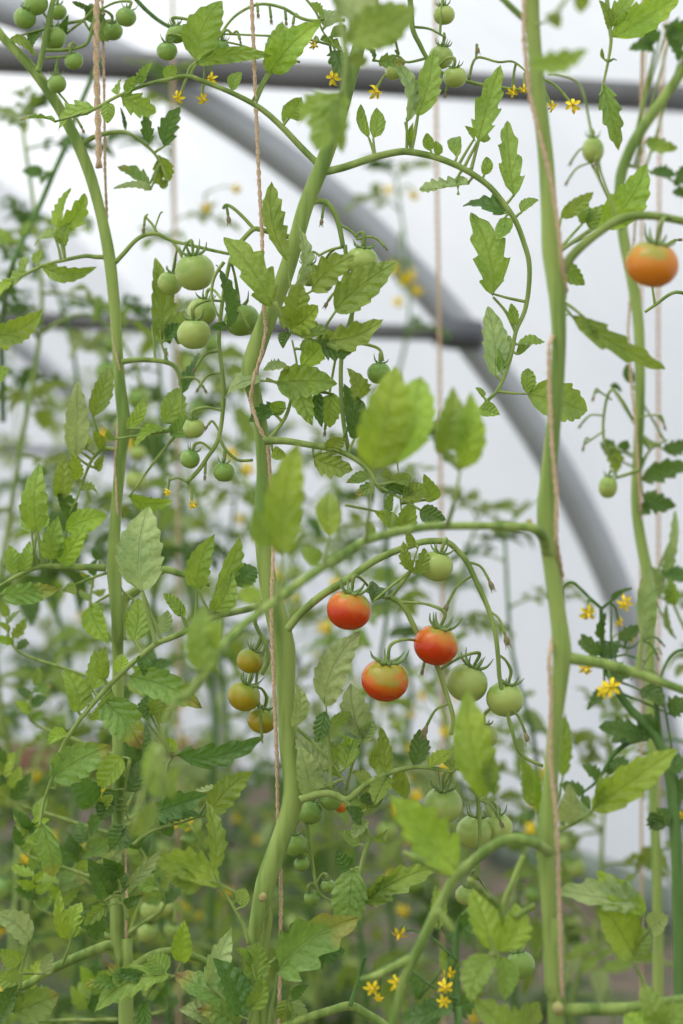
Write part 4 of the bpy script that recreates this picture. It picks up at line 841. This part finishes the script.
twine(1.95, [(650, topy2(1.95), 1), (640, 150, 1.2), (628, 330, 0), (631, 380, -.8), (636, 430, -.9), (640, 500, -.8), (644, 560, 1), (655, 800, 1), (660, ground(0, 1.95), 1)], 3.2, 'thin twine tied along the stem at the right edge')
twine(2.9, [(172, topy2(2.9)), (173, 100), (176, 300), (178, 500), (180, ground(0, 2.9))], 3.2, 'faint far twine left of the middle plant')

# ------------------------------------------------------------------ plants farther back
def leaf_proto(i):
    """a compound leaf 1 long along +X, drooping, upper side up; stalk and leaflets"""
    rg = random.Random(100 + i); mb = MB(); sb = MB()
    L = 1.; up = Vector((0, 0, 1)); dr = rg.uniform(.25, .7); sw = rg.uniform(-.25, .25)
    f = lambda t: Vector((t * (1 - .12 * dr * t), sw * t * t, .25 * t - dr * t * t))
    ks = ('d', 'm', 'd', 'm', 'l', 'm')
    m = LM[ks[i % 6]]
    pts = [f(t / 5) * .78 for t in range(6)]
    sb.tube(pts, [.018, .015, .013, .011, .009, .007], SF if i % 6 not in (2, 5) else SD, 5, sub=2)
    end = pts[-1]; d = (pts[-1] - pts[-2]).normalized()
    st = 'l' if i % 2 else 's'
    mb.leaflet(end, end + (d + Vector((0, 0, -.25))).normalized() * rg.uniform(.26, .36), rg.uniform(.15, .22), st, m, up, rg.uniform(-.4, .4), rg, .5, .2, .4)
    for t, s_ in ((.9, .2), (.72, .33), (.5, .33), (.3, .2), (.6, .12), (.82, .11)):
        for sg in (-1, 1):
            p = f(t) * .78 if t < 1 else end
            p = f(t * .99) * .78
            q = s_ * rg.uniform(.75, 1.15)
            dd = Vector((.55, sg, rg.uniform(-.7, .35))).normalized()
            mb.leaflet(p + dd * .03, p + dd * (q + .03), q * rg.uniform(.42, .6), st if q > .15 else 'o', m, up, rg.uniform(-.8, .8), rg, .5, .2, .4)
    a = mb.build('leaf').data; b = sb.build('leaf_stalk').data
    return a, b
LEAF = [leaf_proto(i) for i in range(12)]
for o in list(C.objects):
    if o.parent is None and o.name.split('.')[0] in ('leaf', 'leaf_stalk') and 'category' not in o: bpy.data.objects.remove(o)
leaf_src = []
for a, b in LEAF:
    leaf_src.append((a, b))
def tunnel_max_x(y):    # inner face of the right-hand film at distance y
    s = SC + RR - .12
    return s * .96 - .28 * ((y - 4 - .28 * s) / .96)
def back_plant(label, group, px, D, ytop, seed, nleaf=34, size=.26, ntruss=3, lean=0, dens_low=1., ybot_leaf=None, flowers=True):
    rg = random.Random(seed)
    base = P(px, 512, D); base.z = 0
    top = P(px + lean, ytop, D)
    r = thing('tomato_plant', label, 'plant', base, group)
    pts = []; n = 8
    for i in range(n + 1):
        t = i / n
        p = base.lerp(top, t) + Vector((rg.uniform(-.025, .025), rg.uniform(-.02, .02), 0)) * (1 if i > 0 else 0)
        pts.append(p)
    mb = MB(); mb.tube([pts[0] - Vector((0, 0, .03))] + pts, [.006] + [.006 - .0042 * i / n for i in range(n + 1)], rg.choice((SF, SD)), 7, sub=4)
    mb.build('stem', r, r.location)
    def at(t):
        t = max(0, min(.9999, t)) * n; i = int(t); return pts[i].lerp(pts[i + 1], t - i)
    az = rg.uniform(0, 6)
    for i in range(nleaf):
        t = (i + rg.random()) / nleaf
        t = t ** (1 / dens_low) if dens_low < 1 else t ** dens_low
        p = at(t); az += 2.4 + rg.uniform(-.4, .4)
        a, b = rg.choice(leaf_src)
        o = link('leaf', a, r, p - r.location)
        sz = size * rg.uniform(.65, 1.15) * (1 - .35 * max(0, t - .75) / .25)
        o.scale = (sz, sz, sz); o.rotation_euler = (rg.uniform(-.4, .4), rg.uniform(-.5, .35), az)
        link('leaf_stalk', b, o)
    for i in range(4):
        a, b = rg.choice(leaf_src); o = link('leaf', a, r, pts[-1] - r.location); sz = size * rg.uniform(.35, .6)
        o.scale = (sz, sz, sz); o.rotation_euler = (rg.uniform(-.3, .3), rg.uniform(-1.2, -.5), i * 1.6 + az); link('leaf_stalk', b, o)
    for i in range(ntruss):
        t = .25 + .65 * (i + rg.random()) / max(1, ntruss); p = at(t); a_ = rg.uniform(PI, 2 * PI)
        d = Vector((math.cos(a_), math.sin(a_), 0)); L = rg.uniform(.12, .2); sb = MB()
        q = [p, p + d * L * .4 + Vector((0, 0, .02)), p + d * L * .75 + Vector((0, 0, -.03)), p + d * L * .9 + Vector((0, 0, -.12))]
        sb.tube(q, [.0025, .002, .0018, .0012], SF, 5, sub=4)
        if rg.random() < .62 or not flowers:
            for j in range(rg.randint(3, 6)):
                c = q[1].lerp(q[3], j / 5) + Vector((rg.uniform(-.03, .03), rg.uniform(-.02, .02), -.03)); R = rg.uniform(.008, .014)
                put_tomato(r, c, R, rg.choice('ggkk'), Vector((rg.uniform(-.3, .3), -.2, 1)), (seed, i, j))
                sb.tube([q[1].lerp(q[3], j / 5), c + Vector((0, 0, R * 1.6)), c + Vector((0, 0, R * .9))], [.001] * 3, SF, 4, sub=2)
        else:
            for j in range(rg.randint(3, 5)):
                c = q[1].lerp(q[3], j / 4) + Vector((rg.uniform(-.035, .035), -.01, rg.uniform(-.03, .02)))
                put_flower(r, c, .010, Vector((rg.uniform(-.5, .5), -.8, -.2)), (seed, i, j))
                sb.tube([q[1].lerp(q[3], j / 4), c], [.001] * 2, SF, 4, sub=2)
        sb.build('fruit_stalk', r, r.location)
    return r
G2 = 'blurred tomato plants in the rows behind'
BP = [
 ('blurred tomato plant rising at the far left edge', 8, 2.5, 130, 40, .25, 3, 18),
 ('blurred tomato plant directly left of the slender left stem', 60, 2.9, 250, 40, .27, 3, 0),
 ('blurred tomato plant just right of the slender left stem', 165, 2.6, 330, 34, .23, 3, 6),
 ('blurred thin tomato plant reaching up between the two focused stems', 205, 3.1, 90, 34, .24, 3, -20),
 ('blurred tomato plant behind the turning yellow-green tomatoes', 232, 3.4, 400, 40, .27, 3, 0),
 ('blurred tomato plant behind the thick lower middle stem', 322, 3.0, 470, 36, .23, 2, 0),
 ('blurred tomato plant with flowers below the grey hoop', 398, 3.6, 180, 26, .22, 4, 0),
 ('blurred tomato plant behind the ripe red tomatoes', 372, 2.6, 500, 34, .21, 3, 5),
 ('blurred tomato plant right of the ripe red tomatoes', 455, 2.9, 520, 32, .22, 3, 10),
 ('blurred low tomato plant left of the near right stem', 512, 2.7, 540, 30, .20, 3, 8),
 ('blurred low tomato plant right of the near right stem', 590, 2.6, 730, 26, .22, 2, 0),
 ('blurred tomato plant at the right edge below the flowers', 690, 2.3, 640, 26, .22, 2, 0),
 ('far hazy tomato plant at the left edge of the rear row', 5, 4.6, 330, 44, .32, 3, 0),
 ('far hazy tomato plant beneath the far crossbar on the left', 95, 4.9, 360, 44, .32, 3, 0),
 ('far hazy tomato plant in line with the faint far twine', 180, 5.2, 430, 44, .32, 3, 0),
 ('far hazy tomato plant beyond the thick middle stem', 275, 4.8, 450, 40, .30, 3, 0),
 ('far hazy tomato plant beyond the ripe tomatoes', 350, 4.3, 560, 36, .28, 3, 0),
 ('far hazy tomato plant beyond the hanging green tomatoes', 440, 4.2, 600, 34, .26, 3, 0),
 ('farthest tomato plant in the last row at the left', 50, 6.4, 420, 40, .36, 2, 0),
 ('farthest tomato plant in the last row near the end film', 150, 6.6, 450, 40, .36, 2, 0),
]
for i, (lab, px, D_, yt, nl, sz, nt_, ln) in enumerate(BP):
    bp_ = back_plant(lab, G2, px, D_, yt, 500 + i * 7, int(nl * (.72 if D_ < 4 else .45)), sz * .64, nt_, ln, 1.0)
    if px == 8:
        stem_part(bp_, 'side_stem', 2.1, [(100, 60), (78, 110), (66, 145), (54, 172), (40, 205), (24, 237), (10, 275), (2, 330, 20), (3, 420, 40)], 5, 6, SD)
        leaf_part(bp_, 2.1, [(24, 237), (12, 245), (0, 238)], 4, [(14, 243, -8, 225, 16, 's', 'm'), (22, 238, 30, 218, 10, 's', 'm')])
        leaf_part(bp_, 2.1, [(54, 172), (40, 172), (25, 174)], 3, [(44, 172, 22, 170, 14, 's', 'd'), (52, 172, 42, 186, 10, 's', 'd')])
    if px == 398:
        truss(bp_, 3.45, [([(402, 230), (398, 250), (402, 275), (410, 295)], 3, 2), ([(398, 200), (405, 185), (414, 190)], 2.5, 2)], [], [],
            [(393, 268, 8, 400, 262), (405, 281, 9, 403, 275), (416, 291, 8, 410, 292), (398, 302, 7, 406, 290), (412, 276, 8, 404, 274), (388, 190, 6, 398, 196), (413, 196, 7, 412, 188)])
    if px == 205:
        truss(bp_, 3.0, [([(212, 190), (205, 195), (206, 205)], 2.5, 2)], [], [], [(206, 208, 8, 206, 203), (236, 190, 7, 215, 192)])
# weeds on the soil
def weeds():
    rg = random.Random(5); mb = MB()
    for i in range(330):
        L = rg.uniform(-.8, 5.2); s = rg.uniform(-2.6, .9)
        if rg.random() < .45: L = rg.uniform(.6, 4)
        p = tp(s, L, 0)
        if p.x > .05 and rg.random() < .85: continue
        n = rg.randint(4, 8); h = rg.uniform(.05, .17)
        for j in range(n):
            a = rg.uniform(0, 2 * PI); d = Vector((math.cos(a), math.sin(a), rg.uniform(.3, 1.4))).normalized()
            st = p + Vector((rg.uniform(-.05, .05), rg.uniform(-.05, .05), rg.uniform(-.02, h * .6)))
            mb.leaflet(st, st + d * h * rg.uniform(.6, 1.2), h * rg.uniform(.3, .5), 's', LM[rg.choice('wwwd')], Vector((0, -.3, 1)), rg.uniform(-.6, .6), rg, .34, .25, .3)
    o = mb.build('weeds'); o['kind'] = 'stuff'; o['label'] = 'low green weeds covering the soil between the rows'; o['category'] = 'weeds'
weeds()


# ------------------------------------------------------------------ light and camera
w = bpy.data.worlds.new('overcast'); bpy.context.scene.world = w; w.use_nodes = True
nt = w.node_tree; nt.nodes.clear()
tc = nt.nodes.new('ShaderNodeTexCoord'); sp = nt.nodes.new('ShaderNodeSeparateXYZ'); nt.links.new(tc.outputs['Generated'], sp.inputs[0])
cr = nt.nodes.new('ShaderNodeValToRGB'); mr = nt.nodes.new('ShaderNodeMapRange')
mr.inputs[1].default_value = -1; mr.inputs[2].default_value = 1
nt.links.new(sp.outputs[2], mr.inputs[0]); nt.links.new(mr.outputs[0], cr.inputs[0])
cr.color_ramp.elements[0].position = .40; cr.color_ramp.elements[0].color = (.36, .37, .385, 1)
cr.color_ramp.elements[1].position = .95; cr.color_ramp.elements[1].color = (.66, .67, .69, 1)
e = cr.color_ramp.elements.new(.52); e.color = (.41, .425, .445, 1)
e = cr.color_ramp.elements.new(.75); e.color = (.50, .515, .535, 1)
bg = nt.nodes.new('ShaderNodeBackground'); bg.inputs[1].default_value = 1.75
nt.links.new(cr.outputs[0], bg.inputs[0])
ow = nt.nodes.new('ShaderNodeOutputWorld'); nt.links.new(bg.outputs[0], ow.inputs[0])
sl = bpy.data.lights.new('sun', 'SUN'); sl.energy = 4.2; sl.angle = .6; sl.color = (1, .98, .94)
so = bpy.data.objects.new('sun', sl); C.objects.link(so); so.rotation_euler = (math.radians(12), math.radians(-24), 0)

cam = bpy.data.cameras.new('camera'); co = bpy.data.objects.new('camera', cam); C.objects.link(co)
cam.sensor_fit = 'VERTICAL'; cam.sensor_height = 36; cam.sensor_width = 24; cam.lens = 36 * F / 1024
co.location = (0, 0, H); co.rotation_euler = (PI / 2, 0, 0)
cam.clip_start = .02; cam.clip_end = 60
cam.dof.use_dof = True; cam.dof.focus_distance = 1.5; cam.dof.aperture_fstop = cam.lens / 11.3; cam.dof.aperture_blades = 0
S_ = bpy.context.scene; S_.camera = co
S_.view_settings.view_transform = 'Standard'; S_.view_settings.look = 'None'
S_.view_settings.gamma = 1; S_.view_settings.use_curve_mapping = False; S_.view_settings.exposure = 0.0
